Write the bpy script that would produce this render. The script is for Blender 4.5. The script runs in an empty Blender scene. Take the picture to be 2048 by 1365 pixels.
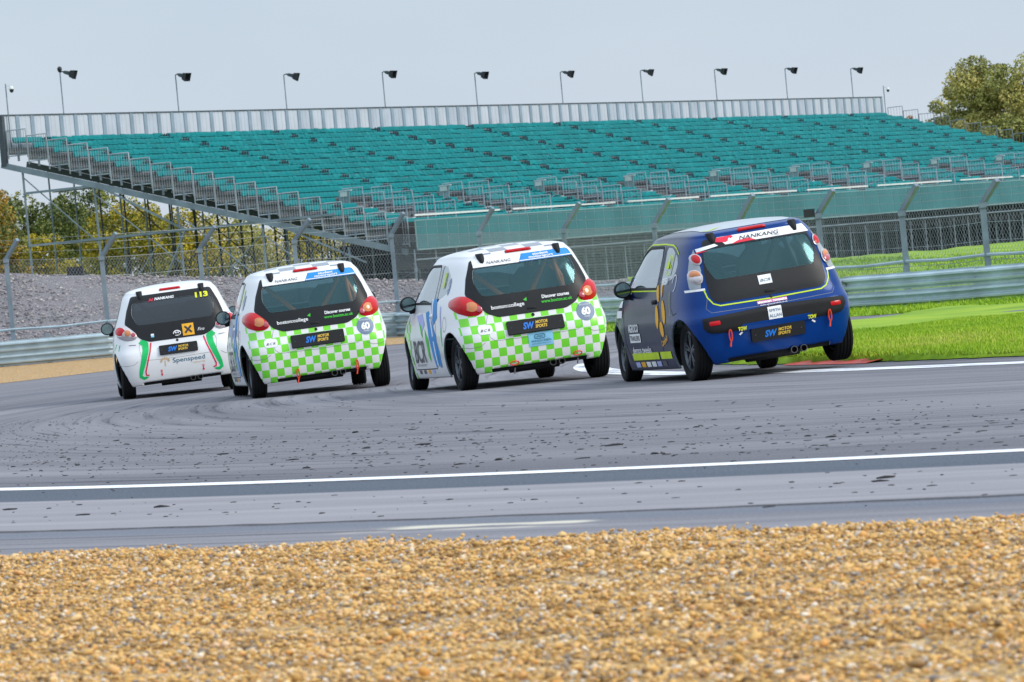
import bpy, bmesh, math, random
import numpy as np
from mathutils import Vector, Matrix
from mathutils.bvhtree import BVHTree
random.seed(7); rng = np.random.default_rng(7)
S = bpy.context.scene
COL = S.collection

# ---------------------------------------------------------------- camera
FPX, CAMH = 9600.0, 1.1
RHO = math.atan(.095); PIT = math.atan(117.5*math.cos(RHO)/FPX)
fwd = Vector((0, math.cos(PIT), -math.sin(PIT)))
up0 = Vector((0, math.sin(PIT), math.cos(PIT))); rt0 = Vector((1, 0, 0))
rgt = rt0*math.cos(RHO) - up0*math.sin(RHO)
upv = up0*math.cos(RHO) + rt0*math.sin(RHO)
CAM = Vector((0, 0, CAMH))
cd = bpy.data.cameras.new('camera'); cam = bpy.data.objects.new('camera', cd); COL.objects.link(cam)
cd.sensor_width = 36; cd.lens = 36*FPX/2048; cd.clip_start = .5; cd.clip_end = 5000
cam.matrix_world = Matrix(((rgt.x, upv.x, -fwd.x, CAM.x), (rgt.y, upv.y, -fwd.y, CAM.y), (rgt.z, upv.z, -fwd.z, CAM.z), (0, 0, 0, 1)))
cd.dof.use_dof = True; cd.dof.focus_distance = 52; cd.dof.aperture_fstop = 12.5
S.camera = cam
def ray(px, py): return fwd + rgt*((px-1024)/FPX) + upv*((682.5-py)/FPX)
def at(px, py, d): return CAM + ray(px, py)*d
def gnd(px, py, z=0):
    v = ray(px, py); return CAM + v*((z-CAMH)/v.z)
def proj(P):
    q = Vector(P)-CAM; d = q.dot(fwd); return 1024+FPX*q.dot(rgt)/d, 682.5-FPX*q.dot(upv)/d, d

# ---------------------------------------------------------------- sky, sun, exposure
SUN_EL, SUN_AZ = math.radians(33), math.radians(116)      # azimuth measured from +y, clockwise seen from above
W = bpy.data.worlds.new('World'); S.world = W; W.use_nodes = True
nt = W.node_tree; nt.nodes.clear()
out = nt.nodes.new('ShaderNodeOutputWorld'); bg = nt.nodes.new('ShaderNodeBackground')
sk = nt.nodes.new('ShaderNodeTexSky'); sk.sky_type = 'NISHITA'; sk.sun_disc = False
sk.sun_elevation = SUN_EL; sk.sun_rotation = SUN_AZ; sk.dust_density = 4; sk.air_density = 1.3
tc = nt.nodes.new('ShaderNodeTexCoord'); sx = nt.nodes.new('ShaderNodeSeparateXYZ')
rp = nt.nodes.new('ShaderNodeValToRGB')
nz = nt.nodes.new('ShaderNodeTexNoise'); nz.inputs['Scale'].default_value = 5; nz.inputs['Detail'].default_value = 4
mp = nt.nodes.new('ShaderNodeMapping'); mp.inputs['Scale'].default_value = (1, 1, 2.5)
ad = nt.nodes.new('ShaderNodeMath'); ad.operation = 'MULTIPLY_ADD'; ad.inputs[1].default_value = .10
nt.links.new(tc.outputs['Generated'], sx.inputs[0]); nt.links.new(tc.outputs['Generated'], mp.inputs[0])
nt.links.new(mp.outputs[0], nz.inputs['Vector']); nt.links.new(nz.outputs['Fac'], ad.inputs[0]); nt.links.new(sx.outputs['Z'], ad.inputs[2])
e = rp.color_ramp.elements                      # an overcast sheet: paler towards the horizon
e[0].position = .03; e[0].color = (7.3, 8.0, 8.8, 1)
e[1].position = .125; e[1].color = (5.4, 6.4, 7.5, 1)
nt.links.new(ad.outputs[0], rp.inputs[0])
mx = nt.nodes.new('ShaderNodeMix'); mx.data_type = 'RGBA'; mx.inputs['Factor'].default_value = .88
nt.links.new(sk.outputs[0], mx.inputs['A']); nt.links.new(rp.outputs[0], mx.inputs['B'])
zf = nt.nodes.new('ShaderNodeMath'); zf.operation = 'MAXIMUM'; zf.inputs[1].default_value = 0; nt.links.new(sx.outputs['Z'], zf.inputs[0])
zg = nt.nodes.new('ShaderNodeMath'); zg.operation = 'MULTIPLY_ADD'; zg.inputs[1].default_value = 1.3; zg.inputs[2].default_value = 1; nt.links.new(zf.outputs[0], zg.inputs[0])
vs = nt.nodes.new('ShaderNodeVectorMath'); vs.operation = 'SCALE'      # an overcast sky brightens towards the zenith
nt.links.new(mx.outputs['Result'], vs.inputs[0]); nt.links.new(zg.outputs[0], vs.inputs['Scale']); nt.links.new(vs.outputs[0], bg.inputs[0]); bg.inputs[1].default_value = .088
nt.links.new(bg.outputs[0], out.inputs[0])
sd = bpy.data.lights.new('sun', 'SUN'); sun = bpy.data.objects.new('sun', sd); COL.objects.link(sun)
sd.energy = 1.7; sd.angle = math.radians(28); sd.color = (1, .95, .88)
sdir = Vector((math.sin(SUN_AZ)*math.cos(SUN_EL), math.cos(SUN_AZ)*math.cos(SUN_EL), math.sin(SUN_EL)))
sun.rotation_euler = sdir.to_track_quat('Z', 'Y').to_euler()
S.view_settings.view_transform = 'Standard'; S.view_settings.look = 'None'; S.view_settings.gamma = 1
S.view_settings.exposure = .25; S.view_settings.use_curve_mapping = False
S.cycles.max_bounces = 8; S.cycles.transparent_max_bounces = 16; S.cycles.use_denoising = True

# ---------------------------------------------------------------- materials
def newmat(name):
    m = bpy.data.materials.new(name); m.use_nodes = True
    return m, m.node_tree, m.node_tree.nodes['Principled BSDF']
def N(t, kind, **kw):
    n = t.nodes.new('ShaderNode'+kind)
    for k, v in kw.items(): setattr(n, k, v)
    return n
def L(t, a, b): t.links.new(a, b)
def math_(t, op, a, b=None, c=None):
    n = N(t, 'Math', operation=op)
    for i, v in enumerate((a, b, c)):
        if v is None: continue
        if isinstance(v, (int, float)): n.inputs[i].default_value = v
        else: L(t, v, n.inputs[i])
    return n.outputs[0]
def mixc(t, fac, a, b):
    n = N(t, 'Mix', data_type='RGBA')
    for k, v in (('Factor', fac), ('A', a), ('B', b)):
        if isinstance(v, (int, float)): n.inputs[k].default_value = v
        elif isinstance(v, tuple): n.inputs[k].default_value = (*v[:3], 1)
        else: L(t, v, n.inputs[k])
    return n.outputs['Result']
def noise(t, vec, scale, detail=3, rough=.55):
    n = N(t, 'TexNoise'); n.inputs['Scale'].default_value = scale; n.inputs['Detail'].default_value = detail
    n.inputs['Roughness'].default_value = rough
    if vec is not None: L(t, vec, n.inputs['Vector'])
    return n.outputs['Fac']
def ramp(t, fac, *stops):
    n = N(t, 'ValToRGB'); el = n.color_ramp.elements
    while len(el) < len(stops): el.new(.5)
    for q, (p, c) in zip(el, stops): q.position = p; q.color = (*c, 1)
    L(t, fac, n.inputs[0]); return n.outputs[0]
def bump(t, b, h, strength, dist=.02):
    n = N(t, 'Bump'); n.inputs['Strength'].default_value = strength; n.inputs['Distance'].default_value = dist
    L(t, h, n.inputs['Height']); L(t, n.outputs[0], b.inputs['Normal'])
def simple(name, c, rough=.5, metal=0, var=.12, scale=6, bmp=0, coat=0, coords='Object', spec=.5):
    m, t, b = newmat(name)
    tcn = N(t, 'TexCoord'); nf = noise(t, tcn.outputs[coords], scale, 4)
    lo = tuple(x*(1-var) for x in c); hi = tuple(min(1, x*(1+var)) for x in c)
    L(t, ramp(t, nf, (.3, lo), (.7, hi)), b.inputs['Base Color'])
    L(t, math_(t, 'MULTIPLY_ADD', nf, .16, max(0, rough-.08)), b.inputs['Roughness'])
    b.inputs['Metallic'].default_value = metal; b.inputs['Specular IOR Level'].default_value = spec
    if coat: b.inputs['Coat Weight'].default_value = coat; b.inputs['Coat Roughness'].default_value = .06
    if bmp: bump(t, b, noise(t, tcn.outputs[coords], scale*6, 5), bmp)
    return m
MT = {}
def glass(name, tint, gloss=(.9, .95, 1), mixf=.12):
    m = bpy.data.materials.new(name); m.use_nodes = True; t = m.node_tree; t.nodes.clear()
    o = N(t, 'OutputMaterial'); tr = N(t, 'BsdfTransparent'); gl = N(t, 'BsdfGlossy'); ms = N(t, 'MixShader')
    nf = noise(t, N(t, 'TexCoord').outputs['Object'], 5)
    L(t, mixc(t, nf, tuple(x*.92 for x in tint), tint), tr.inputs[0])
    gl.inputs['Color'].default_value = (*gloss, 1); gl.inputs['Roughness'].default_value = .09
    fr = N(t, 'Fresnel'); fr.inputs[0].default_value = 1.5
    L(t, math_(t, 'MULTIPLY_ADD', fr.outputs[0], .8, mixf*.5), ms.inputs[0])
    L(t, tr.outputs[0], ms.inputs[1]); L(t, gl.outputs[0], ms.inputs[2]); L(t, ms.outputs[0], o.inputs[0])
    return m

# ---------------------------------------------------------------- object helpers
def link(o, parent=None):
    COL.objects.link(o)
    if parent is not None: o.parent = parent
    return o
def mesh_obj(name, v, f, mat, parent=None, smooth=False):
    me = bpy.data.meshes.new(name); me.from_pydata([tuple(p) for p in v], [], f); me.update()
    if mat is not None: me.materials.append(mat)
    if smooth: me.polygons.foreach_set('use_smooth', [True]*len(me.polygons))
    return link(bpy.data.objects.new(name, me), parent)
def np_mesh(name, verts, faces, mat, parent=None, attr=None, smooth=False):
    """verts (n,3), faces (m,k) numpy; attr {name: per-vertex floats}"""
    me = bpy.data.meshes.new(name); k = faces.shape[1]; m = len(faces)
    me.vertices.add(len(verts)); me.vertices.foreach_set('co', np.ascontiguousarray(verts, dtype=np.float32).ravel())
    me.loops.add(m*k); me.loops.foreach_set('vertex_index', faces.astype(np.int32).ravel())
    me.polygons.add(m); me.polygons.foreach_set('loop_start', np.arange(0, m*k, k, dtype=np.int32))
    me.polygons.foreach_set('loop_total', np.full(m, k, dtype=np.int32))
    if smooth: me.polygons.foreach_set('use_smooth', np.ones(m, dtype=bool))
    for a, val in (attr or {}).items():
        at_ = me.attributes.new(a, 'FLOAT', 'POINT'); at_.data.foreach_set('value', np.ascontiguousarray(val, dtype=np.float32))
    me.update(calc_edges=True)
    me.materials.append(mat)
    return link(bpy.data.objects.new(name, me), parent)
def empty(name, loc=(0, 0, 0), rz=0):
    o = bpy.data.objects.new(name, None); o.location = loc; o.rotation_euler = (0, 0, rz); o.empty_display_size = .2
    return link(o)
def tag(o, label=None, cat=None, group=None, kind=None):
    if label: o['label'] = label
    if cat: o['category'] = cat
    if group: o['group'] = group
    if kind: o['kind'] = kind
    return o
class MB:
    """collects simple solids into one mesh"""
    def __init__(s): s.v = []; s.f = []
    def add(s, v, f):
        o = len(s.v); s.v += [Vector(p) for p in v]; s.f += [tuple(i+o for i in q) for q in f]; return s
    def box(s, c, size, M=None):
        x, y, z = (k/2 for k in size); c = Vector(c)
        p = [Vector((a*x, b*y, d*z)) for d in (-1, 1) for b in (-1, 1) for a in (-1, 1)]
        p = [(M @ q if M is not None else q)+c for q in p]
        return s.add(p, [(0, 2, 3, 1), (4, 5, 7, 6), (0, 1, 5, 4), (2, 6, 7, 3), (0, 4, 6, 2), (1, 3, 7, 5)])
    def tube(s, a, b, r, n=6, r2=None):
        a, b = Vector(a), Vector(b); d = (b-a).normalized(); r2 = r if r2 is None else r2
        u = d.orthogonal().normalized(); w = d.cross(u); v = []
        for P, R in ((a, r), (b, r2)):
            v += [P+(u*math.cos(2*math.pi*i/n)+w*math.sin(2*math.pi*i/n))*R for i in range(n)]
        f = [(i, (i+1) % n, n+(i+1) % n, n+i) for i in range(n)]+[tuple(range(n-1, -1, -1)), tuple(range(n, 2*n))]
        return s.add(v, f)
    def path(s, pts, r, n=6):
        for a, b in zip(pts, pts[1:]): s.tube(a, b, r, n)
        return s
    def lathe(s, prof, axis_o, axis='x', n=40, closed=True):
        """prof: list of (along, radius)"""
        o = Vector(axis_o); v = []
        for a, r in prof:
            for i in range(n):
                t = 2*math.pi*i/n; c, q = r*math.cos(t), r*math.sin(t)
                v.append(o+(Vector((a, c, q)) if axis == 'x' else Vector((c, a, q)) if axis == 'y' else Vector((c, q, a))))
        m = len(prof); rr = range(m if closed else m-1)
        f = [(k*n+i, k*n+(i+1) % n, ((k+1) % m)*n+(i+1) % n, ((k+1) % m)*n+i) for k in rr for i in range(n)]
        return s.add(v, f)
    def build(s, name, mat, parent=None, smooth=False): return mesh_obj(name, s.v, s.f, mat, parent, smooth)

# ================================================================ SETTING
CX, CY = 40.5, 57.3                      # centre of the bend; every line of the track is an arc about it
def polar(R, a, z=0.0): return (CX+R*math.cos(a), CY+R*math.sin(a), z)
def track_coords(t):
    """radius from the bend's centre and arc length along it"""
    g = N(t, 'NewGeometry'); s = N(t, 'SeparateXYZ'); L(t, g.outputs['Position'], s.inputs[0])
    dx = math_(t, 'SUBTRACT', s.outputs['X'], CX); dy = math_(t, 'SUBTRACT', s.outputs['Y'], CY)
    r = math_(t, 'SQRT', math_(t, 'ADD', math_(t, 'MULTIPLY', dx, dx), math_(t, 'MULTIPLY', dy, dy)))
    a = math_(t, 'ARCTAN2', math_(t, 'MULTIPLY', dy, -1), math_(t, 'MULTIPLY', dx, -1))
    return r, a, g.outputs['Position']
def comb(t, x, y, z=0.0):
    c = N(t, 'CombineXYZ')
    for i, v in enumerate((x, y, z)):
        if isinstance(v, (int, float)): c.inputs[i].default_value = v
        else: L(t, v, c.inputs[i])
    return c.outputs[0]
def smoothband(t, r, a, b, w=.03):
    lo = N(t, 'MapRange'); lo.inputs[1].default_value = a-w; lo.inputs[2].default_value = a+w; L(t, r, lo.inputs[0])
    hi = N(t, 'MapRange'); hi.inputs[1].default_value = b-w; hi.inputs[2].default_value = b+w; L(t, r, hi.inputs[0])
    return math_(t, 'SUBTRACT', lo.outputs[0], hi.outputs[0])

# --- tarmac
m, t, b = newmat('tarmac'); r, a, pos = track_coords(t)
st1 = noise(t, comb(t, math_(t, 'MULTIPLY', r, 3.0), math_(t, 'MULTIPLY', a, 3.5)), 1, 5, .65)
st2 = noise(t, comb(t, math_(t, 'MULTIPLY', r, 9.0), math_(t, 'MULTIPLY', a, 7.0)), 1, 4, .6)
st3 = noise(t, comb(t, math_(t, 'MULTIPLY', r, .55), math_(t, 'MULTIPLY', a, 2.0)), 1, 3, .5)
near = smoothband(t, a, .38, 2.0, .06); grain = noise(t, pos, 60, 3, .7)
c = ramp(t, st3, (.3, (.14, .137, .155)), (.7, (.27, .258, .28)))
c = mixc(t, math_(t, 'MULTIPLY', math_(t, 'SUBTRACT', st1, .40), 2.0), c, (.085, .086, .10))
line = N(t, 'MapRange'); line.inputs[1].default_value = .55; line.inputs[2].default_value = .68; L(t, st2, line.inputs[0])
c = mixc(t, math_(t, 'MULTIPLY', line.outputs[0], .85), c, (.05, .052, .065))
c = mixc(t, math_(t, 'MULTIPLY', math_(t, 'MULTIPLY', smoothband(t, r, 50.35, 51.2, .05), near), .85), c, (.065, .088, .118))      # newer strip of asphalt along the line
sh = ramp(t, noise(t, comb(t, math_(t, 'MULTIPLY', r, 3), math_(t, 'MULTIPLY', a, 8)), 1, 4), (.35, (.255, .242, .262)), (.65, (.345, .328, .345)))
c = mixc(t, math_(t, 'MULTIPLY', math_(t, 'MULTIPLY', smoothband(t, r, 51.2, 53.25, .05), near), .8), c, sh)
wob = math_(t, 'MULTIPLY_ADD', noise(t, comb(t, 0, math_(t, 'MULTIPLY', a, 90)), 1, 4), .18, -.09)
rw = math_(t, 'ADD', r, wob)
c = mixc(t, smoothband(t, rw, 53.27, 53.37, .04), c, (.03, .03, .035))                                 # joint
c = mixc(t, math_(t, 'MULTIPLY', smoothband(t, rw, 53.4, 53.75, .08), .7), c, (.14, .16, .20))
c = mixc(t, math_(t, 'MULTIPLY', math_(t, 'MULTIPLY', smoothband(t, rw, 53.75, 54.05, .03), smoothband(t, a, .700, .742, .004)), smoothband(t, noise(t, comb(t, math_(t, 'MULTIPLY', r, 2), math_(t, 'MULTIPLY', a, 25)), 1, 3), .50, 2, .03)), c, (.62, .57, .47))  # sandy deposit
c = mixc(t, math_(t, 'MULTIPLY', math_(t, 'SUBTRACT', grain, .45), 1.3), c, (.42, .41, .43))
L(t, c, b.inputs['Base Color']); b.inputs['Roughness'].default_value = .92; b.inputs['Specular IOR Level'].default_value = .06
bump(t, b, noise(t, pos, 90, 4, .7), .25, .01); MT['tarmac'] = m
ground_m = simple('far_ground', (.10, .16, .035), .9, var=.4, scale=.3)
g = mesh_obj('ground', [(-2500, -300, -.35), (2500, -300, -.35), (2500, 4000, -.35), (-2500, 4000, -.35)], [(0, 1, 2, 3)], ground_m); tag(g, kind='structure')
tk = mesh_obj('track', [(-60, 4, 0), (60, 4, 0), (60, 112, 0), (-60, 112, 0)], [(0, 1, 2, 3)], MT['tarmac']); tag(tk, kind='structure')

def arc_sheet(name, R0, R1, a0, a1, z, mat, n=220, zr=None):
    v = []; f = []
    for i in range(n+1):
        aa = a0+(a1-a0)*i/n; v += [polar(R0, aa, z), polar(R1, aa, z if zr is None else zr)]
        if i: f.append((2*i-2, 2*i, 2*i+1, 2*i-1))
    return tag(mesh_obj(name, v, f, mat), kind='structure')
def paint(name, col, wear, keep):
    m, t, b = newmat(name); r, a, pos = track_coords(t)
    nf = noise(t, comb(t, math_(t, 'MULTIPLY', r, 7), math_(t, 'MULTIPLY', a, 28)), 1, 5, .7)
    L(t, ramp(t, nf, (keep-.06, wear), (keep+.06, col)), b.inputs['Base Color']); b.inputs['Roughness'].default_value = .5
    return m
D = math.radians
arc_sheet('track_edge_line', 50.10, 50.32, D(204), D(245), .004, paint('line_paint', (.86, .86, .87), (.55, .55, .57), .30))
arc_sheet('kerb_line', 39.42, 39.80, D(176), D(222), .004, paint('kerb_white', (.80, .80, .82), (.30, .30, .34), .46))
kr = paint('kerb_red', (.62, .035, .02), (.45, .05, .04), .35)
arc_sheet('red_kerb', 38.45, 38.78, D(178.5), D(184), .055, kr, zr=.006)
arc_sheet('red_kerb', 38.45, 38.80, D(193), D(196.8), .055, kr, zr=.006)

# --- gravel trap nearest the camera
stone_cols = [(0, (.11, .065, .035)), (.12, (.35, .195, .06)), (.32, (.60, .34, .09)), (.55, (.76, .455, .145)), (.70, (.82, .58, .29)), (.80, (.70, .29, .04)), (.88, (.86, .78, .66)), (.94, (.30, .28, .28)), (1, (.08, .075, .08))]
def tone_mat(name, stops, rough=.8, attr='tone', const=False):
    m, t, b = newmat(name); a = N(t, 'Attribute', attribute_name=attr)
    n = N(t, 'ValToRGB'); el = n.color_ramp.elements
    if const: n.color_ramp.interpolation = 'CONSTANT'
    while len(el) < len(stops): el.new(.5)
    for q, (p, c) in zip(el, stops): q.position = p; q.color = (*c, 1)
    L(t, a.outputs['Fac'], n.inputs[0])
    nf = noise(t, N(t, 'TexCoord').outputs['Object'], 70, 2)
    L(t, mixc(t, math_(t, 'MULTIPLY', nf, .35), n.outputs[0], (.54, .35, .14)) if 'stone' in name else n.outputs[0], b.inputs['Base Color']); b.inputs['Roughness'].default_value = rough
    return m
m, t, b = newmat('gravel_bed'); pos = N(t, 'NewGeometry').outputs['Position']
vo = N(t, 'TexVoronoi'); vo.inputs['Scale'].default_value = 55; L(t, pos, vo.inputs['Vector'])
sp = N(t, 'SeparateColor'); L(t, vo.outputs['Color'], sp.inputs[0])
L(t, ramp(t, sp.outputs[0], *[(p, tuple(x*.8 for x in c)) for p, c in stone_cols]), b.inputs['Base Color']); b.inputs['Roughness'].default_value = .9
bump(t, b, vo.outputs['Distance'], .8, .02); MT['gravel'] = m
def edge_wob(a): return .10*math.sin(a*190)+.07*math.sin(a*431+1)+.05*math.sin(a*97+2)
def gravel_z(R, a):
    k = max(0, min(1, (R-54.85-edge_wob(a))/.7))
    return .006+.028*k+.008*math.sin(R*3.1+a*60)*k+.008*math.sin(R*5.3-a*140)*k+.010*math.sin(R*9.0+a*35)*k+.012*math.sin(R*1.7-a*85+1)*k
v = []; f = []; na, nr = 260, 26
for i in range(na+1):
    aa = D(200)+D(46)*i/na
    for j in range(nr+1):
        R = 54.8+edge_wob(aa)+(0 if j == 0 else .08*j**1.45); v.append(polar(R, aa, gravel_z(R, aa) if j else .003))
        if i and j: k = i*(nr+1)+j; f.append((k-1, k, k-nr-1, k-nr-2))
tag(mesh_obj('gravel_trap', v, f, MT['gravel'], smooth=True), kind='structure')
PHI = (1+5**.5)/2
ICO_V = np.array([(-1, PHI, 0), (1, PHI, 0), (-1, -PHI, 0), (1, -PHI, 0), (0, -1, PHI), (0, 1, PHI), (0, -1, -PHI), (0, 1, -PHI), (PHI, 0, -1), (PHI, 0, 1), (-PHI, 0, -1), (-PHI, 0, 1)])/1.9
ICO_F = np.array([(0, 11, 5), (0, 5, 1), (0, 1, 7), (0, 7, 10), (0, 10, 11), (1, 5, 9), (5, 11, 4), (11, 10, 2), (10, 7, 6), (7, 1, 8), (3, 9, 4), (3, 4, 2), (3, 2, 6), (3, 6, 8), (3, 8, 9), (4, 9, 5), (2, 4, 11), (6, 2, 10), (8, 6, 7), (9, 8, 1)])
def scatter(name, P, size, flat, mat, tone, yaw=None, stretch=1.0):
    n = len(P); base = ICO_V[None]*(1+rng.uniform(-.28, .28, (n, 12, 1)))
    base = base*np.stack([size*rng.uniform(.75, 1.35, n)*stretch, size*rng.uniform(.7, 1.2, n), size*flat*rng.uniform(.7, 1.25, n)], 1)[:, None, :]
    th = rng.uniform(0, 6.283, n) if yaw is None else yaw; ca, sa = np.cos(th), np.sin(th)
    ti = rng.uniform(-.5, .5, n)[:, None] if yaw is None else np.zeros((n, 1))
    x, y, z = base[..., 0], base[..., 1], base[..., 2]
    y, z = y*np.cos(ti)-z*np.sin(ti), y*np.sin(ti)+z*np.cos(ti)
    X = x*ca[:, None]-y*sa[:, None]; Y = x*sa[:, None]+y*ca[:, None]
    vv = np.stack([X, Y, z], 2)+P[:, None, :]
    ff = (ICO_F[None]+(np.arange(n)*12)[:, None, None]).reshape(-1, 3)
    o = np_mesh(name, vv.reshape(-1, 3), ff, mat, attr={'tone': np.repeat(tone, 12)})
    return tag(o, kind='stuff')
pts = []
while len(pts) < 76000:
    R = 54.42+rng.random()*6.4; aa = D(214)+D(19)*rng.random()
    if R < 54.95+edge_wob(aa)-.35*rng.random()**3: continue
    p = polar(R, aa, gravel_z(R, aa)); q = proj(p)
    if -160 < q[0] < 2210 and q[1] < 1470: pts.append(p)
pts = np.array(pts); sz = (.0038+.0085*rng.random(len(pts))**1.6)*np.where(rng.random(len(pts)) < .015, 1.9, 1)
pts[:, 2] += sz*.35+rng.uniform(-.004, .012, len(pts))
o = scatter('gravel_stones', pts, sz, .62, tone_mat('stone_tones', stone_cols), rng.random(len(pts)))
tag(o, 'loose golden gravel stones filling the trap in front of the track', 'gravel')
# --- rubber marbles strewn over the tarmac
pts = []
while len(pts) < 1900:
    k = rng.random()
    R = rng.normal(47.6, 1.3) if k < .62 else rng.normal(52.2, .55) if k < .76 else rng.uniform(41, 50)
    if not 40.5 < R < 53.9: continue
    p = polar(R, D(180+rng.random()*52), .001); q = proj(p)
    if -150 < q[0] < 2200 and q[1] > 800: pts.append(p)
pts = np.array(pts); sz = rng.uniform(.0028, .0105, len(pts))*np.where(rng.random(len(pts)) < .05, 2.4, 1)
th = np.arctan2(pts[:, 1]-CY, pts[:, 0]-CX)+math.pi/2+rng.normal(0, .5, len(pts))
o = scatter('rubber_marbles', pts, sz, .5, tone_mat('rubber_tones', [(0, (.008, .007, .008)), (1, (.035, .032, .032))], .85), rng.random(len(pts)), th, 2.6)
tag(o, 'scattered black rubber crumbs lying along the tarmac', 'rubber crumbs')

# --- land beyond the bend, laid out in columns running away from the camera
KX = [-300, 0, 222, 480, 800, 1000, 1210, 1450, 1712, 2048, 2350]
AY = [804, 768, 742, 715, 689, 676, 665, 650, 634, 611, 591]
RD = [112, 112, 112, 114, 116, 110, 101, 92, 85, 81, 79]
RY = [762, 735, 715, 694, 674, 665, 656, 637, 620, 599, 580]
CYY = [549, 549, 552, 556, 561, 563, 564, 545, 519, 504, 498]
def ip(x, T): return float(np.interp(x, KX, T))
def rail_pt(x, z0=None):
    p = at(x, ip(x, RY), ip(x, RD)); p.z = max(p.z, .02); return p
def crest_pt(x): return at(x, ip(x, CYY), 138)
def fbm(x, y): return math.sin(x*1.3+y*.7)+.6*math.sin(x*2.9-y*1.9+1)+.4*math.sin(x*5.1+y*4.3+2)
def column(x):
    A = gnd(x, ip(x, AY)); A.z = .006; R = rail_pt(x); C = crest_pt(x)
    dirn = Vector((R.x, R.y, 0)).normalized(); B = R+dirn*1.6
    return A, R, B, C, dirn
def land(name, x0, x1, s0, s1, mat, n=90, lump=.0, far=False):
    """s: 0 track edge .. 1 rail .. 2 behind fence .. 3 crest .. 4 beyond"""
    v = []; f = []; ks = np.linspace(s0, s1, int((s1-s0)*14)+1); nk = len(ks)
    for i in range(n+1):
        x = x0+(x1-x0)*i/n; A, R, B, C, dn = column(x); E = C+dn*45; E.z = .8
        P = [A, R, B, C, E]
        for j, s in enumerate(ks):
            k = min(3, int(s)); q = P[k].lerp(P[k+1], s-k)
            if 2 <= s <= 3:
                w = s-2; q.z = B.z+(C.z-B.z)*(w*w*(3-2*w)*.6+w*.4)
            if lump and 0 < j: q.z += lump*fbm(q.x*.8, q.y*.35)*min(1, (s-s0)*2)
            v.append(q)
            if i and j: k = i*nk+j; f.append((k-1, k, k-nk, k-nk-1))
    return tag(mesh_obj(name, v, f, mat, smooth=True), kind='structure')
grass_m, t, b = newmat('grass_turf'); pos = N(t, 'NewGeometry').outputs['Position']
L(t, ramp(t, noise(t, pos, .45, 5, .6), (.28, (.11, .22, .004)), (.5, (.23, .37, .005)), (.75, (.33, .43, .012))), b.inputs['Base Color']); b.inputs['Roughness'].default_value = .9
bump(t, b, noise(t, pos, 25, 4, .7), .5, .03)
m, t, b = newmat('rubble'); pos = N(t, 'NewGeometry').outputs['Position']
vo = N(t, 'TexVoronoi'); vo.inputs['Scale'].default_value = 16; L(t, pos, vo.inputs['Vector'])
sp = N(t, 'SeparateColor'); L(t, vo.outputs['Color'], sp.inputs[0])
cc = mixc(t, .5, ramp(t, sp.outputs[0], (0, (.17, .145, .15)), (.5, (.28, .245, .255)), (.85, (.36, .31, .31)), (1, (.50, .45, .43))), ramp(t, noise(t, pos, .8, 5, .7), (.3, (.19, .175, .20)), (.7, (.37, .33, .34))))
L(t, cc, b.inputs['Base Color']); b.inputs['Roughness'].default_value = .95; bump(t, b, vo.outputs['Distance'], .9, .12); MT['rubble'] = m
land('far_gravel_strip', -320, 812, 0, 1.0, MT['gravel'], lump=.0)
land('far_verge', 806, 2360, 0, 2.0, grass_m, lump=.006)
land('rubble_bank', -320, 1262, 1.0, 4.0, MT['rubble'], n=150, lump=.03)
land('grass_bank', 1256, 2360, 2.0, 4.0, grass_m, lump=.04)
# stones on the bank
pts = []
for k in range(9000):
    x = rng.uniform(-150, 1255); s = rng.random(); A, R, B, C, dn = column(x)
    q = B.lerp(C, s); w = s; q.z = B.z+(C.z-B.z)*(w*w*(3-2*w)*.6+w*.4)+.02; pts.append(q)
pts = np.array(pts)
o = scatter('bank_stones', pts, rng.uniform(.02, .06, len(pts)), .6, tone_mat('bank_tones', [(0, (.14, .12, .125)), (.5, (.28, .245, .255)), (.85, (.38, .33, .32)), (1, (.58, .53, .50))], .95), rng.random(len(pts)))
tag(o, 'grey rubble lying on the bank behind the fence', 'rubble')
# --- infield grass inside the bend
def field_z(x, y): return .03+.025*fbm(x*.28, y*.16)+.012*fbm(x*1.1+3, y*.6)
v = []; f = []; nn = 120; mm = 60
for i in range(nn+1):
    aa = D(150)+D(60)*i/nn
    for j in range(mm+1):
        R = 38.62-.06*math.sin(aa*300)-.05*math.sin(aa*710)-13*(j/mm)**1.4; p = polar(R, aa)
        v.append((p[0], p[1], .008 if j == 0 else field_z(p[0], p[1])+.02))
        if i and j: k = i*(mm+1)+j; f.append((k-1, k, k-mm-1, k-mm-2))
tag(mesh_obj('infield', v, f, grass_m, smooth=True), kind='structure')
def blades(name, n, gen, hmin, hmax, w):
    P = []; 
    while len(P) < n:
        p = gen()
        if p is not None: P.append(p)
    P = np.array(P); n = len(P); th = rng.uniform(0, 6.283, n); hh = rng.uniform(hmin, hmax, n)
    ux = np.stack([np.cos(th), np.sin(th), np.zeros(n)], 1)*w
    tip = P+np.stack([rng.normal(0, .4, n)*hh, rng.normal(0, .4, n)*hh, hh], 1)
    vv = np.stack([P-ux, P+ux, tip], 1).reshape(-1, 3)
    patch = np.array([.5+.12*fbm(p[0]*.9, p[1]*.45)+.12*fbm(p[0]*.31, p[1]*.13+2) for p in P])
    tone = np.clip(patch+rng.normal(0, .16, n), 0, 1)
    return tag(np_mesh(name, vv, np.arange(3*n).reshape(-1, 3), tone_mat('blade_tones', [(0, (.09, .19, .003)), (.45, (.21, .37, .005)), (.8, (.32, .45, .01)), (1, (.48, .47, .10))], .7), attr={'tone': np.repeat(tone, 3)}), kind='stuff')
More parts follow.
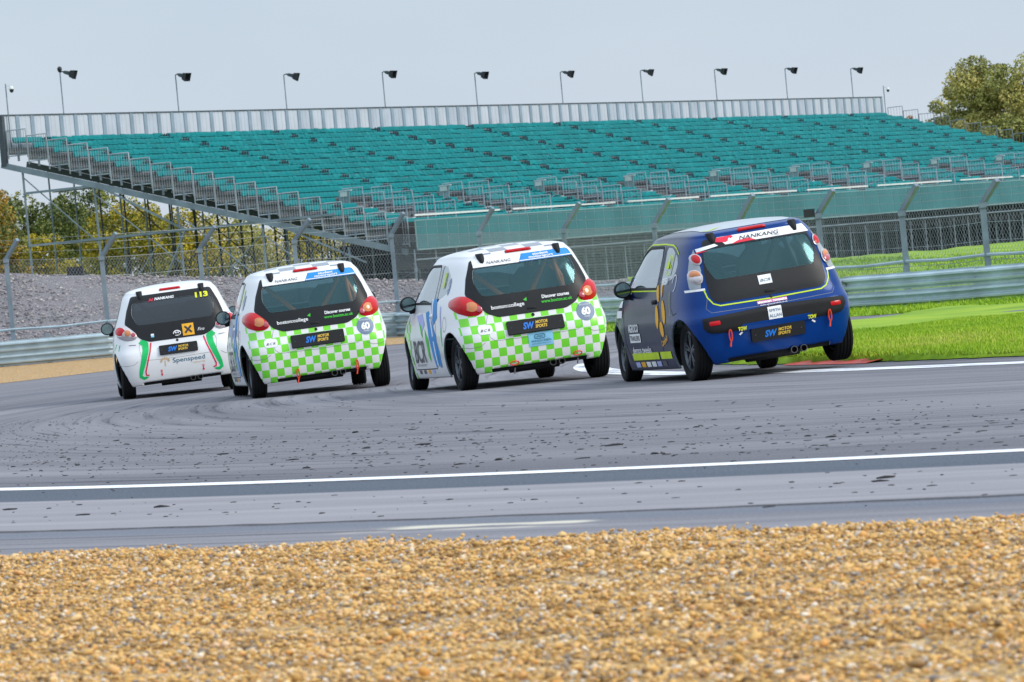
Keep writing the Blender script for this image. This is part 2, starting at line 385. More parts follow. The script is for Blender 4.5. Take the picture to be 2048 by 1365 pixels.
def g1():
    aa = D(172)+D(34)*rng.random(); R = 38.66-.06*math.sin(aa*300)-.05*math.sin(aa*710)-9.5*rng.random()**1.3; p = polar(R, aa); q = proj((p[0], p[1], 0))
    if 1050 < q[0] < 2250: return (p[0], p[1], field_z(p[0], p[1])+.015)
o = blades('infield_grass_blades', 120000, g1, .02, .055, .007); tag(o, 'short bright green grass on the inside of the bend', 'grass')
def g2():
    x = rng.uniform(1180, 2250); A, R, B, C, dn = column(x); s = rng.random()
    if s < .3: q = A.lerp(B, s/.3)
    elif x > 1256: s = (s-.3)/.7; q = B.lerp(C, s); q.z = B.z+(C.z-B.z)*(s*s*(3-2*s)*.6+s*.4)
    else: return None
    return (q.x, q.y, q.z)
o = blades('verge_grass_blades', 40000, g2, .03, .09, .02); tag(o, 'green grass on the verge and bank beyond the barrier', 'grass')

# ================================================================ CRASH BARRIER
galv = simple('galvanised', (.42, .52, .57), .46, .3, .2, 1.6, .1)
galv_dull = simple('galvanised_post', (.20, .26, .31), .6, .2, .2, 2)
line_pts = [rail_pt(x) for x in np.linspace(-400, 2900, 500)]
acc = [0]
for p, q in zip(line_pts, line_pts[1:]): acc.append(acc[-1]+(q-p).length)
def along(s):
    i = min(len(acc)-2, max(0, int(np.searchsorted(acc, s)-1))); k = (s-acc[i])/(acc[i+1]-acc[i]); return line_pts[i].lerp(line_pts[i+1], k)
barrier = empty('crash_barrier', along(acc[-1]/2)); barrier.matrix_world = Matrix.Translation(along(acc[-1]/2))
tag(barrier, 'long galvanised two-beam steel crash barrier running behind the cars', 'barrier')
def child(o, root):
    o.parent = root; o.matrix_parent_inverse = Matrix.Translation(root.location).inverted(); return o
PROF = [(0, 0), (.0, .025), (.075, .06), (.08, .095), (.015, .13), (.005, .155), (.015, .18), (.08, .215), (.075, .25), (0, .285), (0, .31)]
SEG = 3.9; ns = int(acc[-1]/SEG)
for i in range(ns):
    for lvl in (0, 1):
        v = []; f = []; K = 7; npf = len(PROF)
        for k in range(K):
            s = i*SEG+(SEG+.12)*k/(K-1); p = along(s); q = along(s+.5); tn = (q-p); tn.z = 0; tn.normalize(); nrm = Vector((tn.y, -tn.x, 0))
            jig = .004*(i % 3)
            for o_, z_ in PROF: v.append(p+nrm*(o_+jig+(.0 if k < K-1 else .006))+Vector((0, 0, .01+lvl*.295+z_*.93+.008*math.sin(i*2.1+lvl))))
            if k: f += [((k-1)*npf+j, k*npf+j, k*npf+j+1, (k-1)*npf+j+1) for j in range(npf-1)]
        o = child(mesh_obj('rail_beam', v, f, galv), barrier)
        md = o.modifiers.new('thick', 'SOLIDIFY'); md.thickness = .006
    p = along(i*SEG+SEG/2); tn = along(i*SEG+SEG/2+.5)-p; nrm = Vector((tn.y, -tn.x, 0)).normalized()
    child(MB().box(p-nrm*.07+Vector((0, 0, .2)), (.1, .1, 1.0)).build('post', galv_dull), barrier)

# ================================================================ DEBRIS FENCE
POSTS = [(-185, 535, -158, 490), (12, 520, 34, 481), (203, 515, 231, 468), (399, 500, 428, 455), (588, 482, 618, 440), (782, 470, 806, 428), (958, 466, 985, 418), (1127, 460, 1158, 408), (1308, 450, 1337, 400), (1478, 442, 1505, 392), (1636, 430, 1665, 382), (1803, 425, 1832, 372), (1965, 408, 1993, 362), (2125, 396, 2154, 348), (2285, 384, 2315, 336)]
fence = empty('debris_fence'); FP = []
for bx, by, tx, ty in POSTS:
    d = ip(bx, RD)+1.1; top = at(bx, by, d); tip = at(tx, ty, d-.35)
    base = Vector((top.x, top.y, rail_pt(bx).z-.1)); FP.append((base, top, tip))
fence.location = FP[7][0]; bpy.context.view_layer.update()
tag(fence, 'tall chain-link debris fence on cranked grey posts behind the barrier', 'fence')
for base, top, tip in FP:
    mb = MB(); mb.box((base+top)/2, (.10, .12, (top-base).length)); 
    d = tip-top; ax = d.to_track_quat('Z', 'Y').to_matrix(); mb.box((top+tip)/2, (.085, .085, d.length+.05), ax)
    mb.box(top+Vector((0, -.02, -.02)), (.13, .14, .1))
    child(mb.build('post', galv_dull), fence)
wire = simple('wire', (.30, .34, .36), .5, .5, .1)
for k in range(len(FP)-1):
    (b0, t0, p0), (b1, t1, p1) = FP[k], FP[k+1]
    mb = MB(); Lh = ((t1-t0).xy).length; nw = int(Lh/.075)
    def P(u_, w_): return b0.lerp(b1, u_)*(1-w_)+t0.lerp(t1, u_)*w_
    H = (t0-b0).length; slope = H*.62/Lh
    for sg in (1, -1):
        for i in range(-int(nw*slope)-1, nw+int(nw*slope)+2):
            u0 = i/nw; u1 = u0+sg*slope; w0, w1 = 0., 1.
            lo, hi = min(u0, u1), max(u0, u1)
            if hi <= 0 or lo >= 1: continue
            def clip(uu): return (uu-u0)/(u1-u0)
            ca, cb = sorted((clip(0), clip(1))); w0 = max(w0, ca); w1 = min(w1, cb)
            if w1-w0 < .02: continue
            a_ = P(u0+(u1-u0)*w0, w0); b_ = P(u0+(u1-u0)*w1, w1); mb.tube(a_, b_, .0032, 3)
    child(mb.build('chain_link_mesh', wire), fence)
    mb = MB()
    for w_ in (.25, .45, .64, .82, 1.0): mb.path([P(0, w_), P(.5, w_)-Vector((0, 0, .02)), P(1, w_)], .006, 4)
    for w_ in (.35, .68, 1.0): mb.path([t0.lerp(p0, w_), t1.lerp(p1, w_)], .005, 4)
    child(mb.build('tension_wires', wire), fence)
    zz = Vector((0, -.06, .88 if k > 8 else .95)); child(MB().path([b0+zz, (b0+b1)/2+zz-Vector((0, 0, .03)), b1+zz], .03, 6).build('bottom_pipe', galv), fence)
cr = MB(); c0 = at(151, 545, 137); cr.box(c0, (.46, .4, .26)); cr.box(c0+Vector((0, 0, .14)), (.40, .34, .03))
o = cr.build('black_box', simple('box_black', (.015, .016, .018), .6)); tag(o, 'small black box standing on the crest of the rubble bank at left', 'box')
cambox = empty('camera_box', at(1618, 427, ip(1618, RD)+.6))
tag(cambox, 'small black camera box clamped to a fence post left of the blue car roof', 'camera')
cambox['label'] = 'small black camera box clamped to fence post above the blue car'
child(MB().box(cambox.location, (.20, .16, .15)).build('housing', simple('camera_black', (.02, .022, .025), .4)), cambox)
child(MB().tube(cambox.location+Vector((.09, 0, 0)), cambox.location+Vector((.22, .4, .02)), .018).build('bracket', galv_dull), cambox)

# ================================================================ GRANDSTAND
NR = 19
PB, PF = at(25, 275, 253), at(785, 452, 243)
UA = math.atan2(4826, FPX); U = Vector((math.sin(UA), math.cos(UA), 0)); NN = Vector((math.cos(UA), -math.sin(UA), 0)); Z = Vector((0, 0, 1))
VST = (PF-PB)/(NR-1)
def row(i): return PB+VST*i                              # 0 = top row, its left end, at the seat tops
def u_at(P, px):
    lo, hi = -40., 400.
    for _ in range(50):
        mid = (lo+hi)/2
        if proj(P+U*mid)[0] < px: lo = mid
        else: hi = mid
    return lo
LEN = u_at(PB, 1778); RUN = VST.dot(NN); SHEAR = VST.dot(U)
stand = empty('grandstand', (PB.x+20, PB.y, .8)); bpy.context.view_layer.update()
tag(stand, 'long open grandstand of turquoise seats on scaffolding behind the fence', 'grandstand')
teal = simple('seat_plastic', (.0, .172, .182), .5, 0, .16, .5, spec=.12)
teal2 = simple('seat_plastic_faded', (.001, .195, .202), .5, 0, .2, .4, spec=.15)
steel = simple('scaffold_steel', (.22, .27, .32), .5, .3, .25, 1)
steel_d = simple('dark_and_shaded_steel', (.065, .08, .10), .6, .1, .25, 1)  # dark trim, and scaffold under the stand with its shade put into the colour
deckm = simple('deck_board', (.19, .20, .205), .8, 0, .25, 1)
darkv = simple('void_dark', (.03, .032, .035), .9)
aislem = simple('aisle_dark', (.03, .075, .095), .6); aislem2 = simple('aisle_teal', (.005, .11, .12), .6)
rail_l = simple('railing_pale', (.34, .40, .44), .5, .2, .15, 1)
railm = simple('railing_steel', (.36, .40, .45), .5, .3, .2, 1)
def st(o): return child(o, stand)
aisle0 = u_at(row(2), 408); L1 = u_at(PB, 131); L10 = u_at(PB+NN*-.5, 1709); BAY = (L10-L1)/9
aisles = [aisle0+BAY*k for k in range(-1, 12)]
VOM_PX = [(680, 378), (880, 366), (1070, 355), (1250, 345), (1420, 337), (1580, 330), (1727, 325), (1862, 318), (1992, 310)]
VR0, VR1 = 13, 16
voms = [u_at(row(VR0)-Z*.1, px) for px, _ in VOM_PX]
# one seat: curved back and a folded pan, local axes (along row, towards track, up)
def seat_geo():
    v = []; f = []
    w = .243
    prof = [(.03, -.28), (.0, -.14), (-.05, -.03), (-.085, .0), (-.12, -.02), (-.08, -.16), (-.05, -.28)]
    def ext(prof, w, tap):
        o = len(v)
        for sgn in (-1, 1):
            for n_, z_ in prof: v.append((sgn*w*(tap if z_ > -.03 else 1), n_, z_))
        k = len(prof)
        for i in range(k): j = (i+1) % k; f.append((o+i, o+j, o+k+j, o+k+i))
        f.append(tuple(o+i for i in range(k))[::-1]); f.append(tuple(o+k+i for i in range(k)))
    ext(prof, w, .82)
    ext([(-.04, -.30), (.12, -.335), (.28, -.335), (.355, -.31), (.375, -.265), (.345, -.225), (.28, -.235), (.14, -.28), (-.03, -.25)], w*.97, 1)
    return v, f
SV, SF = seat_geo()
seat_me = bpy.data.meshes.new('seat'); seat_me.from_pydata(SV, [], SF); seat_me.update(); seat_me.materials.append(teal)
MROW = Matrix((( U.x, NN.x, 0), (U.y, NN.y, 0), (0, 0, 1)))
spots = []; ns_rng = random.Random(3)
for i in range(NR):
    P0 = row(i); umax = min(LEN, u_at(P0, 2230)); k = 0
    uu = .3
    while uu < umax-.25:
        U_ = uu+SHEAR*0; ok = all(abs(uu-a_) > .33 for a_ in aisles)
        if VR0 <= i <= VR1 and any(-.2 < uu-v_ < 3.4 for v_ in voms): ok = False
        if ok: spots.append((proj(P0+U*uu)[2], i, uu))
        uu += .5
spots.sort()
for d_, i, uu in spots[:300]:
    o = bpy.data.objects.new('seat', seat_me); COL.objects.link(o)
    M4 = MROW.to_4x4(); M4.translation = row(i)+U*uu; o.parent = stand; o.matrix_parent_inverse = Matrix.Translation(stand.location).inverted(); o.matrix_basis = M4
rest = np.array([list(row(i)+U*uu) for d_, i, uu in spots[300:]]); SVn = np.array(SV) @ np.array(MROW).T
n = len(rest)
jit = rng.normal(0, .012, (n, 1, 1))*np.array([0, 0, 1.])
vv = (SVn[None]+rest[:, None]+jit).reshape(-1, 3)
ff = []
me = bpy.data.meshes.new('remaining_seats'); base_f = SF
allf = []
for q in range(n):
    o_ = q*len(SV); allf += [tuple(a_+o_ for a_ in fc) for fc in base_f]
me.from_pydata(vv.tolist(), [], allf); me.update(); me.materials.append(teal); me.materials.append(teal2)
mi = np.repeat((rng.random(n) < .25).astype(np.int32), len(SF)); me.polygons.foreach_set('material_index', mi)
o = link(bpy.data.objects.new('remaining_seats', me)); st(o); o['kind'] = 'stuff'
# terraces
for i in range(NR):
    P0 = row(i); um = min(LEN, u_at(P0, 2260)); zt = -.82
    c = P0+U*(um/2)+NN*.32+Z*(zt-.04)
    st(MB().box(c, (um, RUN+.02, .08), MROW).build('terrace_deck', deckm))
    st(MB().box(P0+U*(um/2)+NN*(.32-RUN/2)+Z*(zt+.5*.17), (um, .05, .36), MROW).build('riser', deckm))
    st(MB().tube(P0+NN*.34+Z*(-.352), P0+U*um+NN*.34+Z*-.352, .014, 4).build('seat_rail', railm))
    st(MB().tube(P0+NN*-.04+Z*(-.72), P0+U*um+NN*-.04+Z*-.72, .03, 4).build('seat_rail', steel_d))
# aisle steps and the uprights at the ends of the seat runs
for a_ in aisles:
    for i in range(NR):
        P0 = row(i); um = min(LEN, u_at(P0, 2230))
        if not 0 < a_ < um or (VR0 <= i <= VR1 and any(-.8 < a_-v_ < 4 for v_ in voms)): continue
        mb = MB(); mb.box(P0+U*a_+NN*.8+Z*-.72, (.9, .4, .2), MROW)
        st(MB().box(P0+U*a_+NN*.0+Z*-.26, (.96, .10, .34), MROW).build('aisle_riser', aislem2)); 
        for s_ in (-.26, 0, .26): mb.box(P0+U*(a_+s_)+NN*.12+Z*-.2, (.07, .06, .32), MROW)
        st(mb.build('aisle_step', aislem))
# back wall: pale sheets between dark posts
sheet = simple('wall_sheet', (.50, .54, .60), .5, 0, .08, .7, .05)
sheet2 = simple('wall_sheet_worn', (.44, .49, .56), .5, 0, .1, .7, .05)
post_m = simple('wall_post', (.25, .325, .395), .6, .1, .15, 1)
WB = PB-NN*.55; wt = (at(10, 232, 253.3)-at(25, 275, 253)).z; NPAN = 84; pw = LEN/NPAN
for k in range(NPAN):
    c = WB+U*(pw*(k+.5))+Z*(wt/2-.35)
    mb = MB()
    for q in range(5): mb.box(c+U*(pw*.72*(q-2)/5)+NN*(.012*(q % 2)), (pw*.72/5, .03, wt+.7), MROW)
    st(mb.build('wall_panel', sheet if ns_rng.random() < .7 else sheet2))
for k in range(NPAN+1):
    st(MB().box(WB+U*(pw*k)+NN*.03+Z*(wt/2-.35), (pw*.24, .05, wt+.74), MROW).build('wall_post', post_m))
st(MB().box(WB+U*(LEN/2)+Z*(wt+.03), (LEN+.2, .12, .07), MROW).build('wall_cap', steel_d))
st(MB().box(PB-U*.35-NN*.4+Z*(wt/2-.75), (.25, .3, wt+1.5), MROW).build('corner_column', steel_d))
# end railings, left then right
def railing(P0, w, zb, zt, bars, r=.028):
    mb = MB(); A, B = P0, P0+NN*w
    for q in (A, B): mb.tube(q+Z*(zb-.15), q+Z*zt, r, 5)
    mb.tube(A+Z*zt, B+Z*zt, r*.9, 5); mb.tube(A+Z*zb, B+Z*zb, r*.9, 5)
    for k in range(1, bars): q = A.lerp(B, k/bars); mb.tube(q+Z*zb, q+Z*zt, r*.45, 4)
    return mb
for i in range(NR):
    P0 = row(i)-U*.30
    st(railing(P0-NN*.15, RUN-.05, -1.0, .36, 8, .035).build('end_railing', railm))
    st(MB().box(P0+NN*.45+Z*-1.05, (.12, .07, .5), MROW).build('bracket', steel))
    if i < NR and proj(row(i)+U*LEN)[0] < 2200: st(railing(row(i)+U*(LEN+.2)-NN*.15, RUN-.05, -.8, .36, 5).build('end_railing', steel))
def beam(a_, b_, w_, h_, name, mat):
    d = b_-a_; M = d.to_track_quat('X', 'Z').to_matrix(); return st(MB().box((a_+b_)/2, (d.length, w_, h_), M).build(name, mat))
sb0, sb1 = row(0)-U*.35-NN*.6+Z*-1.42, row(NR-1)-U*.35+NN*.9+Z*-1.42
GZ = .6
for k in range(int(LEN/ (BAY/5))):
    uu = k*BAY/5
    if proj(row(NR-1)+U*uu)[0] > 2250: break
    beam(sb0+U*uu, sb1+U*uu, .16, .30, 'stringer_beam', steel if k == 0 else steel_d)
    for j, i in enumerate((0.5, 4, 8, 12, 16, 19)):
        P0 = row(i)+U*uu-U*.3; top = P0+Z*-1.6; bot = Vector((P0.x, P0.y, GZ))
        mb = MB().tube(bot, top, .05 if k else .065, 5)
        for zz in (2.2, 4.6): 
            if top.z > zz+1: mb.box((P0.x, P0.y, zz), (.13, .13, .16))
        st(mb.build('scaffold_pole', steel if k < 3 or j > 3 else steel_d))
    if k % 3 == 0:
        for j, (i0, i1) in enumerate(((0.5, 4), (4, 8), (8, 12), (12, 16))):
            a0, a1 = row(i0)+U*uu-U*.3, row(i1)+U*uu-U*.3
            ztop = min(a1.z-1.8, 9); z0 = GZ+.3
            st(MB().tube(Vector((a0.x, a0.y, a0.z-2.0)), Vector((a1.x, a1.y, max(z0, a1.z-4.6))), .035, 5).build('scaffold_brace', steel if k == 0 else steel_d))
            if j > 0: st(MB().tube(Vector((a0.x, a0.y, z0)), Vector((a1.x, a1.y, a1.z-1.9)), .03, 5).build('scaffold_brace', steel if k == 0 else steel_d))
# ledgers on the left end and along the front
def lev(i, z): P = row(i)-U*.32; return Vector((P.x, P.y, z))
zl1, zl2 = at(60, 386, 252).z, at(60, 492, 252).z
for a_, b_, z_ in ((.5, 4.2, zl1), (.5, 15.5, zl2)):
    beam(lev(a_, z_), lev(b_, z_), .12, .12, 'ledger', steel); beam(lev(a_, z_)+U*3, lev(b_, z_)+U*3, .5, .05, 'walk_board', deckm)
beam(lev(4.2, zl1)-U*.06, lev(8.3, zl2)-U*.06, .09, .09, 'scaffold_brace', steel); beam(lev(8.3, zl2)-U*.06, lev(6, GZ)-U*.06, .08, .08, 'scaffold_brace', steel)
beam(lev(12.4, at(530, 445, 246).z)-U*.06, lev(16.8, at(690, 530, 245).z)-U*.06, .09, .09, 'scaffold_brace', steel)
# front fascia of teal boards
fascia = simple('fascia_board', (.055, .175, .195), .6, 0, .18, .25, spec=.2)
FA = at(830, 442, 241.2); fh = FA.z-at(832, 499, 241.2).z; fl = u_at(FA, 2240); npn = int(fl/1.16); fw = 1.16
for k in range(npn):
    c = FA+U*(fw*(k+.5))-Z*(fh/2)+NN*(.006*(k % 2)); st(MB().box(c, (fw-.07, .05, fh), MROW).build('fascia_panel', fascia))
seam = simple('fascia_seam', (.24, .36, .375), .5, .2)
for k in range(npn+1): st(MB().box(FA+U*(fw*k)-Z*(fh/2)-NN*.01, (.06, .05, fh+.02), MROW).build('fascia_batten', seam))
rail_w = simple('rail_white', (.66, .68, .69), .5)
gapk = 0; uu = 0
while uu < fl-1:
    l_ = 9.5+3*(gapk % 2); st(MB().box(FA+U*(uu+l_/2)+Z*.28, (l_, .07, .09), MROW).build('front_handrail', rail_w)); uu += l_+1.6; gapk += 1
st(MB().box(FA+U*(fl/2)+Z*.02, (fl, .06, .05), MROW).build('fascia_rail', seam))
st(MB().box(FA+U*(fl/2)-Z*(fh+.03), (fl, .08, .07), MROW).build('fascia_rail', seam))
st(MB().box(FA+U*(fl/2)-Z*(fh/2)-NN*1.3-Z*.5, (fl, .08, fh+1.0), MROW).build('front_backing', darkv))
# front row of scaffold standards under the fascia with a ledger
zled = at(1900, 432, 241*1.27).z
for k in range(int(fl/2.3)):
    P0 = FA+U*(2.3*k)-NN*.2; mb = MB().tube(Vector((P0.x, P0.y, GZ)), P0-Z*fh, .045, 5); mb.box((P0.x, P0.y, zled-.5), (.16, .16, .22))
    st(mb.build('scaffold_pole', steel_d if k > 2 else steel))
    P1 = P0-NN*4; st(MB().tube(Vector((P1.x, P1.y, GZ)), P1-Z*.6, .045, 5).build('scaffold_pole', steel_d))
    if k % 2 == 0: st(MB().tube(Vector((P0.x, P0.y, zled-.6)), Vector((P1.x, P1.y, GZ+.4)), .03, 4).build('scaffold_brace', steel_d))
PL = FA-NN*.12; st(MB().tube(Vector((PL.x, PL.y, zled)), Vector((PL.x, PL.y, zled))+U*fl, .05, 5).build('ledger', steel))
PL = FA-NN*12; st(MB().box(Vector((PL.x, PL.y, 2.1))+U*(fl/2+14), (fl, .1, 3.6), MROW).build('understand_dark_sheet', simple('understand_gloom', (.022, .03, .036), .9, 0, .5, .3)))  # added dark sheet standing in for the gloom beneath the stand
# entrances through the lower rows
vpan = simple('entrance_panel', (.20, .34, .35), .5, 0, .15, .5); sign = simple('entrance_sign', (.50, .62, .58), .5)
for v_ in voms:
    P0 = row(VR0)+U*v_
    st(MB().box(P0+U*.05+NN*.25+Z*-.25, (.06, .62, 1.05), MROW).build('entrance_panel', vpan))
    st(MB().box(P0-U*.02+NN*.25+Z*.14, (.03, .42, .26), MROW).build('entrance_sign', sign))
    st(MB().box(P0+U*.1+NN*.3+Z*.32, (.3, .66, .04), MROW).build('entrance_lintel', rail_w))
    for i in range(VR0, VR1+1):
        Q = row(i)
        st(railing(Q+U*v_+NN*.2, RUN-.05, -.75, .42, 7, .030).build('entrance_railing', rail_l))
        st(railing(Q+U*(v_+3.2)+NN*.2, RUN-.05, -.5, .42, 6, .030).build('entrance_railing', rail_l))
        st(MB().box(Q+U*(v_+1.6)+NN*.3+Z*-.80, (3.0, .9, .06), MROW).build('entrance_floor', darkv))
        st(MB().box(Q+U*(v_+2.2)+NN*.5+Z*-.70, (.3, .3, .12), MROW).build('step_light', rail_w))
    Q = row(VR1); st(MB().tube(Q+U*(v_+3.2)+NN*.3+Z*-.15, Q+U*(v_+3.2)+NN*1.7+Z*.35, .018, 5).build('stair_handrail', railm))
# ================================================================ FLOODLIGHTS, CAMERAS
hous = simple('lamp_housing', (.05, .075, .085), .5, .2); hood = simple('lamp_hood', (.012, .016, .02), .6)
LP = [(131, 145), (361, 150), (577, 150), (774, 145), (958, 147), (1129, 145), (1289, 142), (1437, 140), (1578, 138), (1709, 138)]
ORD = ['leftmost', 'second from left', 'third from left', 'fourth from left', 'fifth from left', 'fifth from right', 'fourth from right', 'third from right', 'second from right', 'rightmost']
for k, (px, py) in enumerate(LP):
    P0 = WB+U*u_at(WB+Z*wt, px)-NN*.1; d_ = proj(P0+Z*wt)[2]; ht = (at(px, py, d_)-at(px, py+100, d_)).z/100*(proj(P0+Z*wt)[1]-py)
    top = P0+Z*(wt+ht); r_ = empty('floodlight', P0); bpy.context.view_layer.update()
    tag(r_, f'{ORD[k]} of the ten dark floodlights on poles above the grandstand wall', 'floodlight', 'floodlights along the top of the grandstand')
    lean = U*-.06*0
    def fc(o): return child(o, r_)
    fc(MB().tube(P0, top, .035, 6).build('pole', steel))
    yaw = random.Random(k).uniform(-.25, .25); Mh = Matrix.Rotation(yaw, 3, 'Z')
    ax = (Mh @ (NN*.92+U*.1+Z*-.32)).normalized(); sidev = ax.cross(Z).normalized(); upn = sidev.cross(ax)
    a0 = top+(Mh @ NN)*.18+Z*.03
    fc(MB().tube(top, a0+Z*.03, .03, 5).build('arm', hous))
    mb = MB(); v = []
    for s_, hw, hh in ((0, .04, .04), (.14, .10, .09), (.42, .12, .11)):
        v += [a0+ax*s_+sidev*(hw*cx_)+upn*(hh*cz_) for cx_, cz_ in ((-1, -1), (1, -1), (1, 1), (-1, 1))]
    f = [(0, 3, 2, 1)]+[(4*q+i, 4*q+(i+1) % 4, 4*q+4+(i+1) % 4, 4*q+4+i) for q in range(2) for i in range(4)]+[(8, 9, 10, 11)]
    fc(MB().add(v, f).build('housing', hous))
    v = []
    for s_, hw, hh in ((.41, .13, .12), (.46, .19, .17), (.72, .26, .23)):
        v += [a0+ax*s_+sidev*(hw*cx_)+upn*(hh*cz_) for cx_, cz_ in ((-1, -1), (1, -1), (1, 1), (-1, 1))]
    f = [(0, 3, 2, 1)]+[(4*q+i, 4*q+(i+1) % 4, 4*q+4+(i+1) % 4, 4*q+4+i) for q in range(2) for i in range(4)]
    o = fc(MB().add(v, f).build('hood', hood)); o.modifiers.new('t', 'SOLIDIFY').thickness = .02
    if k == 0: fc(MB().lathe([(0, .03), (.06, .09), (.16, .13), (.26, .12), (.33, .05), (.34, .001)], top, 'z', 12, False).build('dome', hood, smooth=True))
for px, py, lab in ((12, 168, 'thin mast with a small white camera at the left end of the grandstand wall'), (1765, 172, 'thin mast with a small white camera at the right end of the grandstand wall')):
    uu = u_at(WB+Z*wt, px); P0 = WB+U*uu+NN*.15; d_ = proj(P0+Z*wt)[2]; ht = (proj(P0+Z*wt)[1]-py)*d_/FPX
    r_ = empty('camera_mast', P0); bpy.context.view_layer.update(); tag(r_, lab, 'camera mast')
    top = P0+Z*(wt+ht)
    child(MB().tube(P0-Z*.5, top, .035, 6).build('pole', steel), r_); child(MB().tube(top-Z*.1, top-Z*.14+NN*.35, .02, 5).build('arm', rail_w), r_)
    q = top+NN*.35-Z*.4
    child(MB().lathe([(.26, .001), (.25, .08), (.12, .13), (.08, .13)], q, 'z', 12, False).build('casing', rail_w, smooth=True), r_)
    child(MB().lathe([(.09, .11), (0, .11), (-.08, .07), (-.11, .001)], q, 'z', 12, False).build('dome', hood, smooth=True), r_)

# ================================================================ TREES
bark = simple('bark', (.09, .07, .05), .9, 0, .3, 3, .3)
def leafmat(name, stops): return tone_mat(name, stops, .65)
LEAF = {'green': leafmat('leaf_green', [(0, (.035, .06, .015)), (.4, (.10, .135, .02)), (.75, (.20, .22, .03)), (1, (.38, .30, .04))]),
        'yellow': leafmat('leaf_yellow', [(0, (.09, .10, .012)), (.35, (.22, .21, .015)), (.7, (.42, .33, .012)), (1, (.58, .41, .02))]),
        'orange': leafmat('leaf_orange', [(0, (.06, .08, .012)), (.35, (.15, .15, .02)), (.7, (.34, .21, .02)), (1, (.50, .24, .02))]),
        'olive': leafmat('leaf_olive', [(0, (.15, .16, .05)), (.4, (.31, .31, .08)), (.75, (.46, .41, .11)), (1, (.58, .43, .13))]),
        'russet': leafmat('leaf_russet', [(0, (.10, .06, .03)), (.5, (.26, .14, .06)), (1, (.42, .24, .10))])}
def tree(name, px, ytop, d, wpx, kind, label, n=7000, leaf=.12, yb=None, group='autumn trees behind the grandstand', seed=0):
    n = int(n*1.7); leaf *= .78 if leaf > .15 else 1
    R_ = np.random.default_rng(seed*1000+int(abs(px)*7)); base = at(px, 600, d); base.z = .7
    H = at(px, ytop, d).z-.7; rad = wpx/2*d/FPX; zc0 = H*.22
    root = empty(name, base); bpy.context.view_layer.update(); tag(root, label, 'tree', group)
    ncl = 64; cl = []
    while len(cl) < ncl:
        p = R_.uniform(-1, 1, 3)
        q = np.linalg.norm(p)
        if q > 1 or q < .2: continue
        cl.append((p[0]*rad*(.92 if p[2] < .3 else .75), p[1]*rad, zc0+(p[2]*.5+.5)*(H-zc0)*.95))
    cl = np.array(cl); cs = R_.uniform(.55, 1.25, ncl)*rad*.36
    which = R_.integers(0, ncl, n); dirv = R_.normal(size=(n, 3)); dirv /= np.linalg.norm(dirv, axis=1)[:, None]
    rr = cs[which]*R_.uniform(.45, 1.0, n)**.6
    P = cl[which]+dirv*rr[:, None]*np.array([1, 1, .75]); P[:, 2] = np.minimum(P[:, 2], H*1.01)
    a_ = R_.normal(size=(n, 3)); a_ /= np.linalg.norm(a_, axis=1)[:, None]; b_ = np.cross(a_, R_.normal(size=(n, 3))); b_ /= np.linalg.norm(b_, axis=1)[:, None]
    s_ = (leaf*R_.uniform(.6, 1.4, n))[:, None]
    vv = np.stack([P-a_*s_, P+b_*s_*.7, P+a_*s_, P-b_*s_*.7], 1).reshape(-1, 3)
    cltone = R_.uniform(.15, .85, ncl); tone = np.clip(cltone[which]+R_.normal(0, .16, n), 0, 1)
    o = np_mesh('crown', vv, np.arange(4*n).reshape(-1, 4), LEAF[kind], attr={'tone': np.repeat(tone, 4)}); o.parent = root
    mb = MB(); mb.tube((0, 0, -.3), (0, 0, H*.45), .22*H/12, 8, .13*H/12); mb.tube((0, 0, H*.45), (.1, 0, H*.85), .13*H/12, 7, .03)
    for q in range(9):
        c = cl[q*3]; z0 = min(H*.25+q*H*.05, c[2]); mb.tube((0, 0, z0), tuple(c), .07*H/12, 5, .02)
    o = mb.build('trunk', bark); o.parent = root
    return root
T = 'autumn trees seen left of and under the grandstand'
tree('broadleaf_tree', -30, 352, 400, 190, 'orange', 'orange and green tree at the far left edge of the picture', 9000, seed=1, group=T)
tree('broadleaf_tree', 60, 372, 415, 150, 'green', 'dark green tree just left of the first scaffold poles', 8000, seed=2, group=T)
tree('broadleaf_tree', 150, 372, 425, 150, 'green', 'green tree seen through the leftmost scaffold bay', 8000, seed=3, group=T)
tree('broadleaf_tree', 265, 392, 395, 190, 'yellow', 'bright yellow tree glowing behind the left scaffolding', 8000, seed=4, group=T)
tree('broadleaf_tree', 95, 455, 385, 120, 'yellow', 'low yellow-green tree at the foot of the left scaffold', 4000, seed=5, group=T)
tree('broadleaf_tree', 215, 365, 450, 160, 'green', 'tall green tree rising to the stringer behind the yellow tree', 6000, seed=6, group=T)
tree('broadleaf_tree', 375, 402, 405, 190, 'yellow', 'second yellow tree seen under the stepped left end of the stand', 7000, seed=7, group=T)
tree('broadleaf_tree', 490, 418, 410, 190, 'olive', 'olive tree under the stand above the white number 113 car', 6000, seed=8, group=T)
tree('broadleaf_tree', 620, 440, 415, 190, 'yellow', 'yellow-green tree under the stand above the second car', 5000, seed=9, group=T)
tree('broadleaf_tree', 760, 455, 420, 190, 'green', 'dim green tree under the low corner of the grandstand', 5000, seed=10, group=T)
tree('broadleaf_tree', 5, 440, 380, 120, 'orange', 'low rusty orange tree at the bottom left behind the fence', 4500, seed=11, group=T)
T2 = 'trees beyond the right end of the grandstand'
tree('broadleaf_tree', 1985, 112, 460, 210, 'olive', 'big olive and gold tree rising behind the right end of the stand', 22000, .17, seed=12, group=T2)
tree('broadleaf_tree', 2085, 88, 455, 210, 'olive', 'tallest olive tree cut by the right edge of the picture', 20000, .17, seed=13, group=T2)
tree('broadleaf_tree', 1915, 182, 470, 115, 'olive', 'smaller golden tree on the left flank of the big right tree', 11000, .16, seed=14, group=T2)
